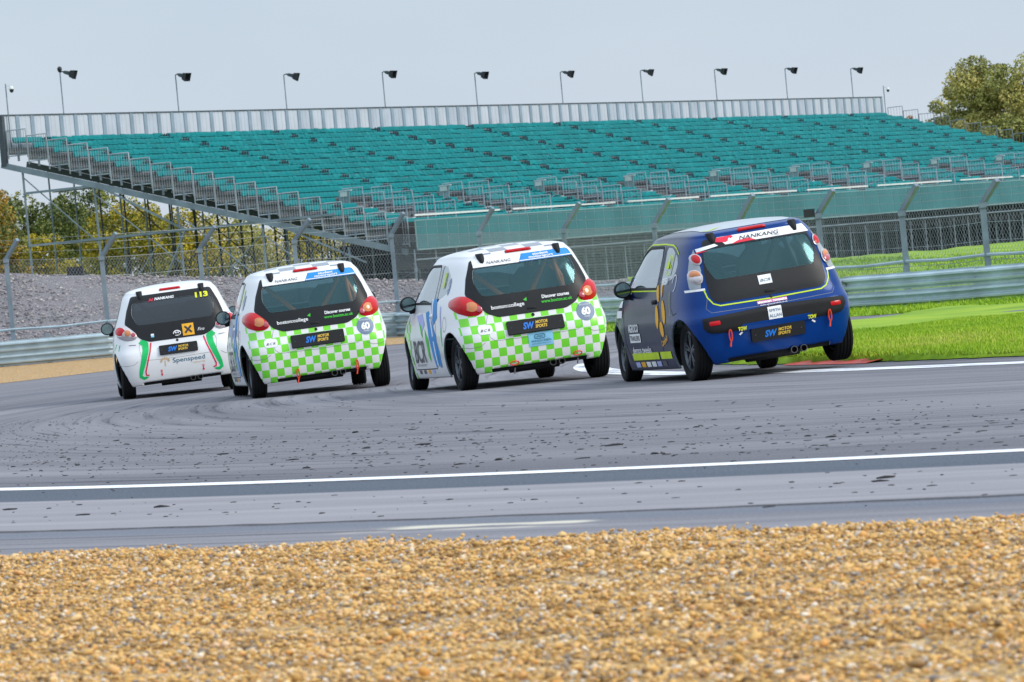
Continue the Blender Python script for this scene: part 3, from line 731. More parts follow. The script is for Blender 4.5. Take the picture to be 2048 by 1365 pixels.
tree('broadleaf_tree', 1848, 212, 520, 44, 'russet', 'small russet tree above the right end railings, the right one of two', 2500, .16, seed=15, group=T2)
tree('broadleaf_tree', 1812, 220, 530, 40, 'russet', 'small russet tree above the right end railings, the left one of two', 2500, .16, seed=16, group=T2)

# ================================================================ RACE CARS
def herm(x, T):
    xs = [p[0] for p in T]; ys = [p[1] for p in T]; n = len(xs)
    if x <= xs[0]: return ys[0]
    if x >= xs[-1]: return ys[-1]
    h = [xs[i+1]-xs[i] for i in range(n-1)]; dl = [(ys[i+1]-ys[i])/h[i] for i in range(n-1)]
    mm_ = [dl[0]]+[0 if dl[i-1]*dl[i] <= 0 else 2*dl[i-1]*dl[i]/(dl[i-1]+dl[i]) for i in range(1, n-1)]+[dl[-1]]
    i = max(k for k in range(n-1) if xs[k] <= x); t = (x-xs[i])/h[i]
    return ((2*t**3-3*t*t+1)*ys[i]+(t**3-2*t*t+t)*h[i]*mm_[i]+(-2*t**3+3*t*t)*ys[i+1]+(t**3-t*t)*h[i]*mm_[i+1])
AXR, AXF, WR, WHX = .42, 2.76, .283, .692       # axle positions, wheel radius, wheel centre offset
def body_grid(v):
    Wt = [(.17, .79), (.22, .805), (.32, .818), (.45, .825), (.58, .825), (.70, .815), (.82, .803), (.92, .782), (1.05, .735), (1.2, .672), (1.30, .625), (1.36, .575)]
    YR = [(.17, .07), (.22, .045), (.3, .022), (.42, .004), (.5, 0), (.58, .012), (.66, .042), (.75, .062), (.95, .115), (1.15, .185), (1.3, .262), (1.36, .315)]
    if v == 'b': YR = [(.17, .08), (.22, .055), (.3, .03), (.42, .012), (.5, 0), (.60, .0), (.66, .03), (.72, .055), (.78, .066), (.95, .115), (1.15, .19), (1.3, .27), (1.36, .32)]
    YF = [(.17, 3.28), (.3, 3.38), (.5, 3.405), (.65, 3.37), (.75, 3.27), (.85, 3.06), (.92, 2.92), (1.0, 2.78), (1.12, 2.60), (1.25, 2.38), (1.36, 2.16)]
    YM = [(.17, 1.7), (.85, 1.7), (1.36, 1.22)]
    NRr = [(.17, 8.0), (.55, 8.5), (.72, 7.5), (.85, 7.0), (1.0, 6.8), (1.36, 6.0)]
    NFr = [(.17, 4.6), (.7, 4.0), (1.0, 3.4), (1.36, 3.6)]
    side = 44; pq = []
    for k in range(side): pq.append((-1+2*k/side, -1))
    for k in range(side): pq.append((1, -1+2*k/side))
    for k in range(side): pq.append((1-2*k/side, 1))
    for k in range(side): pq.append((-1, 1-2*k/side))
    zs = list(np.linspace(.17, 1.36, 64)); V = []; Nn = len(pq)
    def ring(z, w, yr, yf, ym, nr_, nf_, zlab):
        for p, q in pq:
            n_ = nr_ if q < 0 else nf_; r = (abs(p)**n_+abs(q)**n_)**(-1/n_)
            x = p*r*w; y = ym+q*r*((ym-yr) if q < 0 else (yf-ym))
            for yw in (AXR, AXF):      # flared arches
                if abs(x) > .55: x += math.copysign(.016*math.exp(-(((y-yw)/.42)**4)-((z-.42)/.30)**2), x)
            zz = z
            if z > 1.1: k = min(1, (z-1.1)/.26); k = k*k*(3-2*k); zz += .032*k*max(0, 1-((y-1.30)/1.05)**2)
            V.append((x, y, zz))
    for z in zs: ring(z, herm(z, Wt), herm(z, YR), herm(z, YF), herm(z, YM), herm(z, NRr), herm(z, NFr), z)
    K = 16
    for k in range(1, K+1):
        tt = math.pi/2*k/K*.992; c, s_ = math.cos(tt), math.sin(tt)
        ring(1.36+.078*s_, .575*c, 1.22-(1.22-.315)*c, 1.22+(2.16-1.22)*c, 1.22, 6.0, 3.6, 1.36)
    F = []; nl = len(V)//Nn
    for a in range(nl-1):
        for k in range(Nn): F.append((a*Nn+k, a*Nn+(k+1) % Nn, (a+1)*Nn+(k+1) % Nn, (a+1)*Nn+k))
    F.append(tuple((nl-1)*Nn+k for k in range(Nn)))
    return V, F
VIEW = {'rear': (lambda u, v: Vector((u, 0, v)), lambda p: (p.x, p.z), Vector((0, -1, 0)), -.12),
        'front': (lambda u, v: Vector((u, 0, v)), lambda p: (p.x, p.z), Vector((0, 1, 0)), -.2),
        'left': (lambda u, v: Vector((0, u, v)), lambda p: (p.y, p.z), Vector((-1, 0, 0)), -.25),
        'right': (lambda u, v: Vector((0, u, v)), lambda p: (p.y, p.z), Vector((1, 0, 0)), -.25),
        'top': (lambda u, v: Vector((u, v, 0)), lambda p: (p.x, p.y), Vector((0, 0, 1)), -.5)}
def ccw(poly):
    a = sum(p[0]*q[1]-q[0]*p[1] for p, q in zip(poly, poly[1:]+poly[:1])); return list(poly) if a > 0 else list(poly)[::-1]
def inside(pt, poly):
    return all((q[0]-p[0])*(pt[1]-p[1])-(q[1]-p[1])*(pt[0]-p[0]) >= -1e-6 for p, q in zip(poly, poly[1:]+poly[:1]))
def rounded(poly, r, n=5):
    poly = ccw(poly); o = []; m_ = len(poly)
    for i in range(m_):
        a, b, c = Vector(poly[i-1]), Vector(poly[i]), Vector(poly[(i+1) % m_])
        d1, d2 = (a-b), (c-b); rr = min(r, d1.length*.45, d2.length*.45); p, q = b+d1.normalized()*rr, b+d2.normalized()*rr
        for k in range(n+1): t = k/n; o.append(tuple((p.lerp(b, t)).lerp(b.lerp(q, t), t)))
    return o
def circ(cx, cz, rx, rz=None, n=20, rot=0):
    rz = rx if rz is None else rz; c, s_ = math.cos(rot), math.sin(rot)
    return [(cx+rx*math.cos(t)*c-rz*math.sin(t)*s_, cz+rx*math.cos(t)*s_+rz*math.sin(t)*c) for t in (2*math.pi*k/n for k in range(n))]
def cut_hole(bm, poly, view):
    emb, pr, d, th = VIEW[view]; poly = ccw(poly)
    us = [p[0] for p in poly]; vs = [p[1] for p in poly]; pad = .05
    def sub():
        fs = []
        for f_ in bm.faces:
            if f_.normal.dot(d) < -th: continue
            c = [pr(v.co) for v in f_.verts]
            if max(q[0] for q in c) < min(us)-pad or min(q[0] for q in c) > max(us)+pad or max(q[1] for q in c) < min(vs)-pad or min(q[1] for q in c) > max(vs)+pad: continue
            fs.append(f_)
        return fs
    fs = sub()
    for p, q in zip(poly, poly[1:]+poly[:1]):
        g = fs+list({e_ for f_ in fs for e_ in f_.edges})+list({v_ for f_ in fs for v_ in f_.verts})
        nrm = emb(q[1]-p[1], -(q[0]-p[0])); ret = bmesh.ops.bisect_plane(bm, geom=g, dist=1e-5, plane_co=emb(*p), plane_no=nrm)
        fs = list({x_ for x_ in ret['geom'] if isinstance(x_, bmesh.types.BMFace)} | {x_ for x_ in fs if x_.is_valid})
    bm.normal_update()
    dead = [f_ for f_ in fs if f_.normal.dot(d) > -.02 and inside(pr(f_.calc_center_median()), poly)]
    bmesh.ops.delete(bm, geom=dead, context='FACES')
class Shell:
    def __init__(s, variant):
        V, F = body_grid(variant); s.bm = bmesh.new(); vs = [s.bm.verts.new(p) for p in V]
        for f_ in F: s.bm.faces.new([vs[i] for i in f_])
        bmesh.ops.recalc_face_normals(s.bm, faces=s.bm.faces); s.bm.normal_update()
        s.bvh = BVHTree.FromBMesh(s.bm); s.cache = {}
        for vw, (emb, pr, d, th) in VIEW.items():
            c = s.bm.copy(); dead = [f_ for f_ in c.faces if f_.normal.dot(d) < -th]
            bmesh.ops.delete(c, geom=dead, context='FACES'); s.cache[vw] = c
    def hit(s, view, u, v):
        emb, pr, d, th = VIEW[view]; o = emb(u, v)+d*5
        h = s.bvh.ray_cast(o, -d)
        if h[0] is None: h = s.bvh.find_nearest(emb(u, v)+d*.5)
        return h[0], h[1]
    def patch(s, poly, view, off=.002, bulge=0, hole=None, power=2):
        emb, pr, d, th = VIEW[view]; poly = ccw(poly); bm = s.cache[view].copy()
        us = [p[0] for p in poly]; vs_ = [p[1] for p in poly]
        dead = [f_ for f_ in bm.faces if (lambda c: max(q[0] for q in c) < min(us) or min(q[0] for q in c) > max(us) or max(q[1] for q in c) < min(vs_) or min(q[1] for q in c) > max(vs_))([pr(v.co) for v in f_.verts])]
        bmesh.ops.delete(bm, geom=dead, context='FACES')
        for p, q in zip(poly, poly[1:]+poly[:1]):
            nrm = emb(q[1]-p[1], -(q[0]-p[0])); bmesh.ops.bisect_plane(bm, geom=bm.faces[:]+bm.edges[:]+bm.verts[:], dist=1e-5, plane_co=emb(*p), plane_no=nrm, clear_outer=True)
        bm.normal_update()
        if hole: cut_hole(bm, hole, view)
        cx_, cy_ = sum(us)/len(us), sum(vs_)/len(vs_)
        nv = {v: s.bvh.find_nearest(v.co)[1] for v in bm.verts}
        for v in bm.verts:
            q = pr(v.co); k = 0
            if bulge:
                dd = min(((b_[0]-a_[0])*(q[1]-a_[1])-(b_[1]-a_[1])*(q[0]-a_[0]))/max(1e-6, math.hypot(b_[0]-a_[0], b_[1]-a_[1])) for a_, b_ in zip(poly, poly[1:]+poly[:1]))
                R_ = min(max(us)-min(us), max(vs_)-min(vs_))/2; k = 1-(1-max(0, min(1, dd/R_)))**power
            v.co += (v.normal if v.normal.length > .5 else nv[v])*(off+bulge*k)
        me = bpy.data.meshes.new('patch'); bm.to_mesh(me); bm.free()
        me.polygons.foreach_set('use_smooth', [True]*len(me.polygons)); return me
FONTS = {}
def text_mesh(body, size=1.0, bold=0.0, shear=0.0, space=1.0):
    c = bpy.data.curves.new('t', 'FONT'); c.body = body; c.align_x = 'CENTER'; c.align_y = 'CENTER'; c.size = size; c.offset = bold; c.shear = shear; c.resolution_u = 3; c.space_character = space; c.space_line = .78
    o = bpy.data.objects.new('t', c); me = bpy.data.meshes.new_from_object(o); bpy.data.objects.remove(o); return me
class Car:
    def __init__(s, shell, variant, P, yaw, roll, label, pitch=-.5, size=1.0):
        s.sh = shell; s.v = variant; s.body = None
        Rm = Matrix.Rotation(yaw, 4, 'Z'); loc = P-(Rm @ Vector((-WHX-.02, AXR, 0)))*size
        s.root = empty('race_car', loc, yaw); s.root.scale = (size,)*3; tag(s.root, label, 'car')
        piv = Matrix.Translation((0, 1.6, .35)); s.M = piv @ Matrix.Rotation(-roll, 4, 'Y') @ Matrix.Rotation(math.radians(pitch), 4, 'X') @ piv.inverted()
    def part(s, name, me, mat, sub=None, rolled=True):
        if isinstance(me, MB): m2 = bpy.data.meshes.new(name); m2.from_pydata([tuple(p) for p in me.v], [], me.f); m2.update(); me = m2
        me.name = name; me.materials.clear(); me.materials.append(mat); o = bpy.data.objects.new(name, me); COL.objects.link(o)
        o.parent = sub if sub is not None else s.root
        if sub is None and rolled: o.matrix_local = s.M
        return o
    def smooth(s, o): o.data.polygons.foreach_set('use_smooth', [True]*len(o.data.polygons)); return o
    def text(s, body, u, v, h, mat, view='rear', bold=.0, shear=0, width=None, off=.007, space=1.0, rot=0, sub=None, name='lettering'):
        me = text_mesh(body, 1, bold, shear, space); co = np.array([w_.co for w_ in me.vertices])
        if len(co) == 0: return
        lo, hi = co.min(0), co.max(0); cen = (lo+hi)/2; k = h/(hi[1]-lo[1]); kx = k if width is None else width/(hi[0]-lo[0])
        sg = -1 if view == 'left' else 1
        bm = bmesh.new(); bm.from_mesh(me)
        for w_ in bm.verts:
            a = (w_.co.x-cen[0])*kx; b = (w_.co.y-cen[1])*k; a, b = a*math.cos(rot)-b*math.sin(rot), a*math.sin(rot)+b*math.cos(rot)
            p, n_ = s.sh.hit(view, u+sg*a, v+b); w_.co = p+n_*off
        bm.to_mesh(me); bm.free()
        return s.part(name, me, mat, sub or s.body)
    def patch(s, name, poly, mat, view='rear', off=.003, bulge=0, hole=None, sub=None, top=False, power=2):
        return s.part(name, s.sh.patch(poly, view, off, bulge, hole, power), mat, None if top else (sub or s.body))
    def strip(s, name, pts, w, mat, view='rear', off=.004, sub=None, closed=False):
        P = []; q = [Vector(p) for p in pts]+([Vector(pts[0])] if closed else [])
        for a, b in zip(q, q[1:]):
            n_ = max(1, int((b-a).length/.03)); P += [a.lerp(b, k/n_) for k in range(n_)]
        P.append(q[-1]); v = []; f = []
        for i, p in enumerate(P):
            d = (P[min(i+1, len(P)-1)]-P[max(i-1, 0)]).normalized(); nn_ = Vector((-d.y, d.x)); ww = w(i/(len(P)-1)) if callable(w) else w
            for sg in (-1, 1): h, n3 = s.sh.hit(view, *(p+nn_*sg*ww/2)); v.append(h+n3*off)
            if i: f.append((2*i-2, 2*i-1, 2*i+1, 2*i))
        return s.part(name, MB().add(v, f), mat, sub or s.body)
# --- shared car materials
def paintmat(name, c, rough=.32, coat=.6, dirt=.3):
    m, t, b = newmat(name); oc = N(t, 'TexCoord').outputs['Object']; sp_ = N(t, 'SeparateXYZ'); L(t, oc, sp_.inputs[0])
    g = N(t, 'MapRange'); g.inputs[1].default_value = .62; g.inputs[2].default_value = .16; L(t, sp_.outputs['Z'], g.inputs[0])
    f = math_(t, 'MULTIPLY', math_(t, 'MULTIPLY', g.outputs[0], noise(t, oc, 7, 6, .75)), dirt)        # road dirt thrown up by the wheels
    L(t, mixc(t, f, c, (.33, .30, .27)), b.inputs['Base Color']); L(t, math_(t, 'MULTIPLY_ADD', f, .8, rough), b.inputs['Roughness'])
    b.inputs['Coat Weight'].default_value = coat; b.inputs['Coat Roughness'].default_value = .06; return m
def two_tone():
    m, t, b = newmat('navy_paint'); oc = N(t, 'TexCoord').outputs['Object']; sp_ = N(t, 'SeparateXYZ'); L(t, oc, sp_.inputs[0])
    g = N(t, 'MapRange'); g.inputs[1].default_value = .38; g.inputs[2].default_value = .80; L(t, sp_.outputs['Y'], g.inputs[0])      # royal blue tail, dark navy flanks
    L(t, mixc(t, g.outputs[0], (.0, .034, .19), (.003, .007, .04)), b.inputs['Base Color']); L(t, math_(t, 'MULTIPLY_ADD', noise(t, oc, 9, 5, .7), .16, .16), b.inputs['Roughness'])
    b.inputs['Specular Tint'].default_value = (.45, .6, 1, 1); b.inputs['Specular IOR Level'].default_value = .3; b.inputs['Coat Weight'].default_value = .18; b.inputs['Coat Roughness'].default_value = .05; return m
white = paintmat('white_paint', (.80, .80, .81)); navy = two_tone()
blackp = simple('black_plastic', (.012, .0125, .014), .6, 0, .2, spec=.25); panelb = simple('hatch_black', (.010, .011, .013), .4, 0, .1, spec=.3)
lining = simple('cabin_lining', (.13, .17, .18), .9); rubber = simple('tyre_rubber', (.010, .010, .011), .85, 0, .25, 12, .15, spec=.2)
rimm = simple('rim_metal', (.10, .115, .135), .35, .8, .1); chrome = simple('exhaust_metal', (.16, .155, .15), .4, .9, .1)
teal_glass = glass('rear_glass', (.82, .97, .98), (.45, .85, .9), .12); dark_glass = glass('tinted_glass', (.13, .15, .17), mixf=.08); clear_glass = glass('side_glass', (.72, .80, .83), mixf=.25); door_glass = glass('door_glass', (.80, .88, .90), (.95, .98, 1), .75); mirror = simple('mirror_glass', (.20, .27, .28), .06, 1.0, .3)
redlens = simple('red_lens', (.55, .004, .010), .22, 0, .12, 20, 0, .25, spec=.3); orange_l = simple('amber_lens', (.62, .20, .05), .15, 0, .1, 20, 0, 1)
clear_l = simple('clear_lens', (.50, .46, .48), .12, .3, .1, 30, 0, 1); pinkl = simple('pink_lens', (.45, .06, .09), .15, 0, .1, 20, 0, 1); greyh = simple('lamp_grey', (.30, .33, .36), .35, 0, .1, 5, 0, .5)
tx_white = simple('print_white', (.85, .85, .86), .5, 0, .02); tx_dark = simple('print_dark', (.02, .022, .04), .5); tx_blue = simple('print_blue', (.0, .16, .62), .5, 0, .05)
tx_green = simple('print_green', (.05, .55, .03), .5); tx_yel = simple('print_yellow', (.72, .75, .01), .5); tx_gold = simple('print_gold', (.75, .48, .05), .5, 0, .2, 60)
tx_red = simple('print_red', (.72, .01, .05), .5); tx_petrol = simple('print_petrol', (.02, .12, .20), .5); tx_tan = simple('print_tan', (.66, .47, .28), .5); lime = simple('print_lime', (.55, .72, .0), .5)
tx_grey = simple('print_grey', (.09, .085, .10), .5); sky_b = simple('print_sky', (.01, .24, .62), .5, 0, .08); pale_b = simple('print_pale_blue', (.25, .58, .80), .5, 0, .25, 4); amber = simple('print_amber', (.85, .42, .01), .5); orange_p = simple('cage_orange', (.80, .22, .05), .45)
grey_c = simple('cage_grey', (.07, .075, .085), .5); kerbg = simple('print_kelly', (.0, .50, .12), .5); badge = simple('badge_slate', (.17, .24, .36), .45, 0, .3, 3); strap = simple('tow_red', (.75, .06, .02), .6)
pink = simple('print_pink', (.80, .20, .42), .5); lilac = simple('print_swirl', (.45, .50, .85), .5)
# checked livery
m, t, b = newmat('checked_paint'); oc = N(t, 'TexCoord').outputs['Object']; s3 = N(t, 'SeparateXYZ'); L(t, oc, s3.inputs[0])
ck = N(t, 'TexChecker'); ck.inputs['Scale'].default_value = 1; ck.inputs['Color1'].default_value = (1, 1, 1, 1); ck.inputs['Color2'].default_value = (0, 0, 0, 1)
L(t, comb(t, math_(t, 'MULTIPLY_ADD', s3.outputs['X'], 1/.083, 20.02), .5, math_(t, 'MULTIPLY_ADD', s3.outputs['Z'], 1/.087, 20.3)), ck.inputs['Vector'])
msk = math_(t, 'MULTIPLY', math_(t, 'LESS_THAN', math_(t, 'ABSOLUTE', s3.outputs['X']), .765), math_(t, 'LESS_THAN', s3.outputs['Y'], .33))
msk = math_(t, 'MULTIPLY', msk, math_(t, 'LESS_THAN', s3.outputs['Z'], .86))
g1_ = math_(t, 'MULTIPLY', ck.outputs['Fac'], msk)
cf = N(t, 'TexChecker'); cf.inputs['Scale'].default_value = 1
L(t, comb(t, .5, math_(t, 'MULTIPLY_ADD', s3.outputs['Y'], 1/.11, 20.2), math_(t, 'MULTIPLY_ADD', s3.outputs['Z'], 1/.087, 20.3)), cf.inputs['Vector'])
g2_ = math_(t, 'MULTIPLY', cf.outputs['Fac'], math_(t, 'MULTIPLY', math_(t, 'GREATER_THAN', s3.outputs['Y'], 2.32), math_(t, 'LESS_THAN', s3.outputs['Z'], .80)))
cr = N(t, 'TexChecker'); cr.inputs['Scale'].default_value = 1
L(t, comb(t, math_(t, 'MULTIPLY_ADD', s3.outputs['X'], 1/.19, 20.5), math_(t, 'MULTIPLY_ADD', s3.outputs['Y'], 1/.22, 20.3), .5), cr.inputs['Vector'])
g3_ = math_(t, 'MULTIPLY', cr.outputs['Fac'], math_(t, 'MULTIPLY', math_(t, 'GREATER_THAN', s3.outputs['Z'], 1.375), math_(t, 'LESS_THAN', math_(t, 'ABSOLUTE', s3.outputs['X']), .43)))
grn = ramp(t, s3.outputs['Z'], (.18, (.13, .70, .0)), (.75, (.20, .74, .02)))  # green paler higher up: gloss reflection put into the paint colour
c = mixc(t, math_(t, 'MINIMUM', math_(t, 'ADD', g1_, g2_), 1.0), (.80, .80, .81), grn)
c = mixc(t, g3_, c, (.20, .215, .25))
gr_ = N(t, 'MapRange'); gr_.inputs[1].default_value = .62; gr_.inputs[2].default_value = .16; L(t, s3.outputs['Z'], gr_.inputs[0])
c = mixc(t, math_(t, 'MULTIPLY', math_(t, 'MULTIPLY', gr_.outputs[0], noise(t, oc, 7, 6, .75)), .28), c, (.33, .30, .27))      # road dirt thrown up by the wheels
L(t, c, b.inputs['Base Color']); b.inputs['Roughness'].default_value = .34; b.inputs['Coat Weight'].default_value = .5; b.inputs['Coat Roughness'].default_value = .08
checked = m

seam_c = simple('shut_line', (.22, .22, .225), .8)
def wheel(car, side, y, lift=0, camber=0, steer=0):
    x = side*WHX; hw = .088
    tp = [(-hw*.72, .188), (-hw*.98, .215), (-hw, .25), (-hw*.86, .276)]
    for gx in (-.55, -.2, .2, .55): tp += [(hw*(gx-.09), WR), (hw*(gx-.06), WR-.008), (hw*(gx+.06), WR-.008), (hw*(gx+.09), WR)]
    tp += [(hw*.86, .276), (hw, .25), (hw*.98, .215), (hw*.72, .188), (0, .178)]
    M = Matrix.Translation((x, y, WR+lift)) @ Matrix.Rotation(steer, 4, 'Z') @ Matrix.Rotation(camber, 4, 'Y')
    mb = MB(); o_ = side*hw
    mb.lathe([(o_*.74, .190), (o_*.80, .178), (o_*.55, .170), (-o_*.6, .165), (-o_*.6, .176)], (0, 0, 0), 'x', 36, False)
    mb.lathe([(o_*.1, .001), (o_*.1, .168)], (0, 0, 0), 'x', 24, False)
    mb.lathe([(o_*.62, .001), (o_*.62, .035), (o_*.45, .05)], (0, 0, 0), 'x', 20, False)
    for k in range(10):
        a = 2*math.pi*(k//2)/5+(.16 if k % 2 else -.16); R = Matrix.Rotation(a, 3, 'X')
        mb.box(R @ Vector((o_*.55, 0, .105)), (.022, .020, .15), R)
    w = car.part('wheel', mb, rimm, rolled=False); w.matrix_local = M
    ty = car.part('tyre', MB().lathe(tp, (0, 0, 0), 'x', 56, True), rubber, sub=w); car.smooth(ty)
    md = ty.modifiers.new('es', 'EDGE_SPLIT'); md.split_angle = math.radians(40)
    return w
REARG = rounded([(-.49, .95), (.49, .95), (.545, 1.10), (.515, 1.25), (-.515, 1.25), (-.545, 1.10)], .05)
HATCH = rounded([(-.36, .722), (.36, .722), (.47, .772), (.648, .985), (.60, 1.15), (.52, 1.335), (-.52, 1.335), (-.60, 1.15), (-.648, .985), (-.47, .772)], .03)
HATCHB = rounded([(-.52, .735), (.52, .735), (.575, .80), (.573, 1.0), (.545, 1.165), (.495, 1.335), (-.495, 1.335), (-.545, 1.165), (-.573, 1.0), (-.575, .80)], .04)
DOORW = rounded([(1.15, .945), (2.42, .975), (2.30, 1.10), (2.02, 1.265), (1.72, 1.335), (1.16, 1.325)], .06)
QUART = rounded([(.66, 1.03), (1.06, .95), (1.07, 1.325), (.86, 1.305), (.66, 1.22), (.60, 1.13)], .05)
WSCR = rounded([(-.58, 1.03), (.58, 1.03), (.47, 1.335), (-.47, 1.335)], .05)
def cut_shell(shell):
    bm = shell.bm.copy()
    for s_ in ('left', 'right'):
        for y in (AXR, AXF): cut_hole(bm, circ(y, .30, .335, n=26), s_)
        cut_hole(bm, DOORW, s_); cut_hole(bm, QUART, s_)
    cut_hole(bm, REARG, 'rear'); cut_hole(bm, WSCR, 'front')
    # scalloped lower edge of the rear bumper
    dead = [f_ for f_ in bm.faces if f_.calc_center_median().z < .205 and f_.calc_center_median().y < .35 and abs(f_.calc_center_median().x) < .52]
    bmesh.ops.delete(bm, geom=dead, context='FACES')
    return bm
def base_car(shell, variant, P, yaw, roll, paint, glassm, cagem, label, lift=.0, size=1.0):
    c = Car(shell, variant, P, yaw, roll, label, size=size)
    if not hasattr(shell, 'cut'): shell.cut = cut_shell(shell)
    bm = shell.cut.copy()
    me = bpy.data.meshes.new('body'); bm.to_mesh(me); bm.free(); me.polygons.foreach_set('use_smooth', [True]*len(me.polygons))
    c.body = c.part('body', me, paint); me.materials.append(lining)
    md = c.body.modifiers.new('skin', 'SOLIDIFY'); md.thickness = .018; md.offset = -1; md.material_offset = 1; md.material_offset_rim = 1
    c.patch('rear_window', REARG, glassm, 'rear', -.004, top=True); c.patch('windscreen', WSCR, clear_glass, 'front', -.004, top=True)
    H = HATCH if variant == 'a' else HATCHB
    c.hatch = c.patch('hatch_panel', H, panelb, 'rear', .004, hole=REARG, top=True)
    for s_ in ('left', 'right'):
        c.patch('door_window', DOORW, door_glass, s_, -.004, top=True); c.patch('quarter_window', QUART, door_glass, s_, -.004, top=True)
        c.strip('window_seal', DOORW, .022, blackp, s_, .003, closed=True)
        c.strip('door_gap', [(1.10, 1.335), (1.10, .95), (1.06, .62), (1.12, .34), (1.25, .27), (2.30, .27), (2.38, .45), (2.40, .95)], .010, blackp, s_, .0015)
        c.patch('door_handle', rounded([(1.16, .80), (1.30, .80), (1.30, .845), (1.16, .845)], .02), blackp if variant == 'b' else paint, s_, .006, .02, top=True)
    # underside
    mb = MB().box((0, 1.66, .26), (1.10, 3.0, .18)); c.part('underfloor', mb, blackp)
    c.part('rear_axle', MB().tube((-.62, AXR, .27), (.62, AXR, .27), .055, 10), blackp, rolled=False)
    c.part('silencer', MB().lathe([(-.28, .01), (-.27, .08), (.25, .085), (.27, .01)], (.0, .28, .215), 'x', 16, False), blackp)
    ex = .16
    mb = MB()
    for dx in (0, .095): mb.lathe([(.10, .034), (-.03, .034), (-.03, .028), (.10, .028)], (ex+dx-.02, .07, .188), 'y', 16, True)
    c.part('exhaust', mb, chrome)
    c.part('rear_valance', MB().box((0, .15, .22), (1.08, .05, .10)), blackp)
    for s_ in (-1, 1): c.part('wheel_liner', MB().box((s_*.56, AXR+.05, .47), (.03, .60, .36)), blackp); c.part('wheel_liner', MB().box((s_*.56, AXF, .47), (.03, .60, .36)), blackp)
    # cabin
    c.part('cabin_floor', MB().box((0, 1.6, .52), (1.35, 2.3, .06)), lining); c.part('dashboard', MB().box((0, 2.45, .84), (1.25, .28, .26)), lining)
    for sx_ in (-.34, .34):
        mb = MB(); v = [(-.25, 0, .55), (.25, 0, .55), (.27, -.06, .85), (.25, -.13, 1.08), (.13, -.16, 1.2), (-.13, -.16, 1.2), (-.25, -.13, 1.08), (-.27, -.06, .85)]
        v = [Vector((x+sx_, y+1.32, z)) for x, y, z in v]; w_ = [p+Vector((0, .12, 0)) for p in v]
        mb.add(v+w_, [tuple(range(8))[::-1], tuple(range(8, 16))]+[(i, (i+1) % 8, 8+(i+1) % 8, 8+i) for i in range(8)])
        if sx_ > 0 or variant == 'b': c.part('bucket_seat', mb, lining)
    mb = MB(); hoopL, hoopR = [(-.60, 1.0, .55), (-.58, 1.0, 1.05), (-.46, 1.0, 1.32), (0, 1.0, 1.355)], [(.60, 1.0, .55), (.58, 1.0, 1.05), (.46, 1.0, 1.32), (0, 1.0, 1.355)]
    mb.path(hoopL, .025, 8).path(hoopR, .025, 8)
    mb.tube((-.46, 1.0, 1.30), (.05, .55, .72), .027, 8); mb.tube((.46, 1.0, 1.30), (.02, .58, .72), .027, 8)
    mb.tube((-.50, 1.0, 1.28), (-.52, .50, .66), .021, 8); mb.tube((.50, 1.0, 1.28), (.52, .50, .66), .021, 8)
    for s_ in (-1, 1): mb.path([(s_*.46, 1.0, 1.32), (s_*.46, 1.75, 1.33), (s_*.58, 2.40, .98), (s_*.6, 2.45, .6)], .020, 8)
    mb.tube((-.59, 1.0, .82), (.59, 1.0, .82), .02, 8)
    c.part('roll_cage', mb, cagem)
    shut = [(-.47, .765), (-.505, .66), (-.49, .53), (-.44, .488), (0, .478), (.44, .488), (.49, .53), (.505, .66), (.47, .765)] if variant == 'a' else [(-.60, .80), (-.635, .70), (-.60, .655), (0, .642), (.60, .655), (.635, .70), (.60, .80)]
    c.strip('shut_line', shut, .0038, seam_c, off=.0012)
    # mirrors
    for s_ in (-1, 1):
        cen = Vector((s_*.855, 2.13, .975)); mb = MB()
        mb.lathe([(-.045, .001), (-.05, .90), (-.04, 1.0), (0, .97), (.05, .75), (.085, .35), (.095, .001)], (0, 0, 0), 'y', 24, False)
        mb.v = [cen+Vector((p.x*.088, p.y, p.z*.082)) for p in mb.v]; mb.tube(cen+Vector((-s_*.02, .01, -.075)), (s_*.70, 2.17, .90), .030, 8)
        o = c.smooth(c.part('door_mirror', mb, blackp))
        g = MB().lathe([(0, .001), (0, 1.0)], (0, 0, 0), 'y', 24, False); g.v = [cen+Vector((p.x*.074, -.053, p.z*.068)) for p in g.v]
        c.part('mirror_glass', g, mirror, sub=o)
        c.part('mirror_base', MB().add([(s_*.72, 2.02, .955), (s_*.72, 2.42, .965), (s_*.68, 2.3, 1.08), (s_*.70, 2.02, .955), (s_*.70, 2.42, .965), (s_*.66, 2.3, 1.08)], [(0, 1, 2), (3, 5, 4), (0, 2, 5, 3), (0, 3, 4, 1), (1, 4, 5, 2)]), blackp)
    # top of the hatch
    c.patch('brake_light', rounded([(-.14, 1.362), (.14, 1.362), (.14, 1.387), (-.14, 1.387)], .01), redlens, 'rear', .006, .018, top=True)
    for s_ in (-1, 1):
        hx = s_*.405; q = [(hx-.040, 1.385), (hx+.040, 1.385), (hx+.036, 1.335), (hx+.016, 1.285), (hx-.016, 1.285), (hx-.036, 1.335)]
        c.patch('hinge', q, blackp, 'rear', .006, .030, top=True, power=5)
    c.patch('hatch_lock', circ(0, .70 if variant == 'a' else .715, .017, n=12), blackp, 'rear', .004, .006, top=True)
    c.patch('wiper_spindle', circ(-.02, .915, .018, n=12), blackp, 'rear', .006, .02, top=True)
    c.patch('hatch_handle', rounded([(-.055, .757), (.055, .757), (.05, .785), (-.05, .785)], .012), blackp, 'rear', .006, .012, top=True)
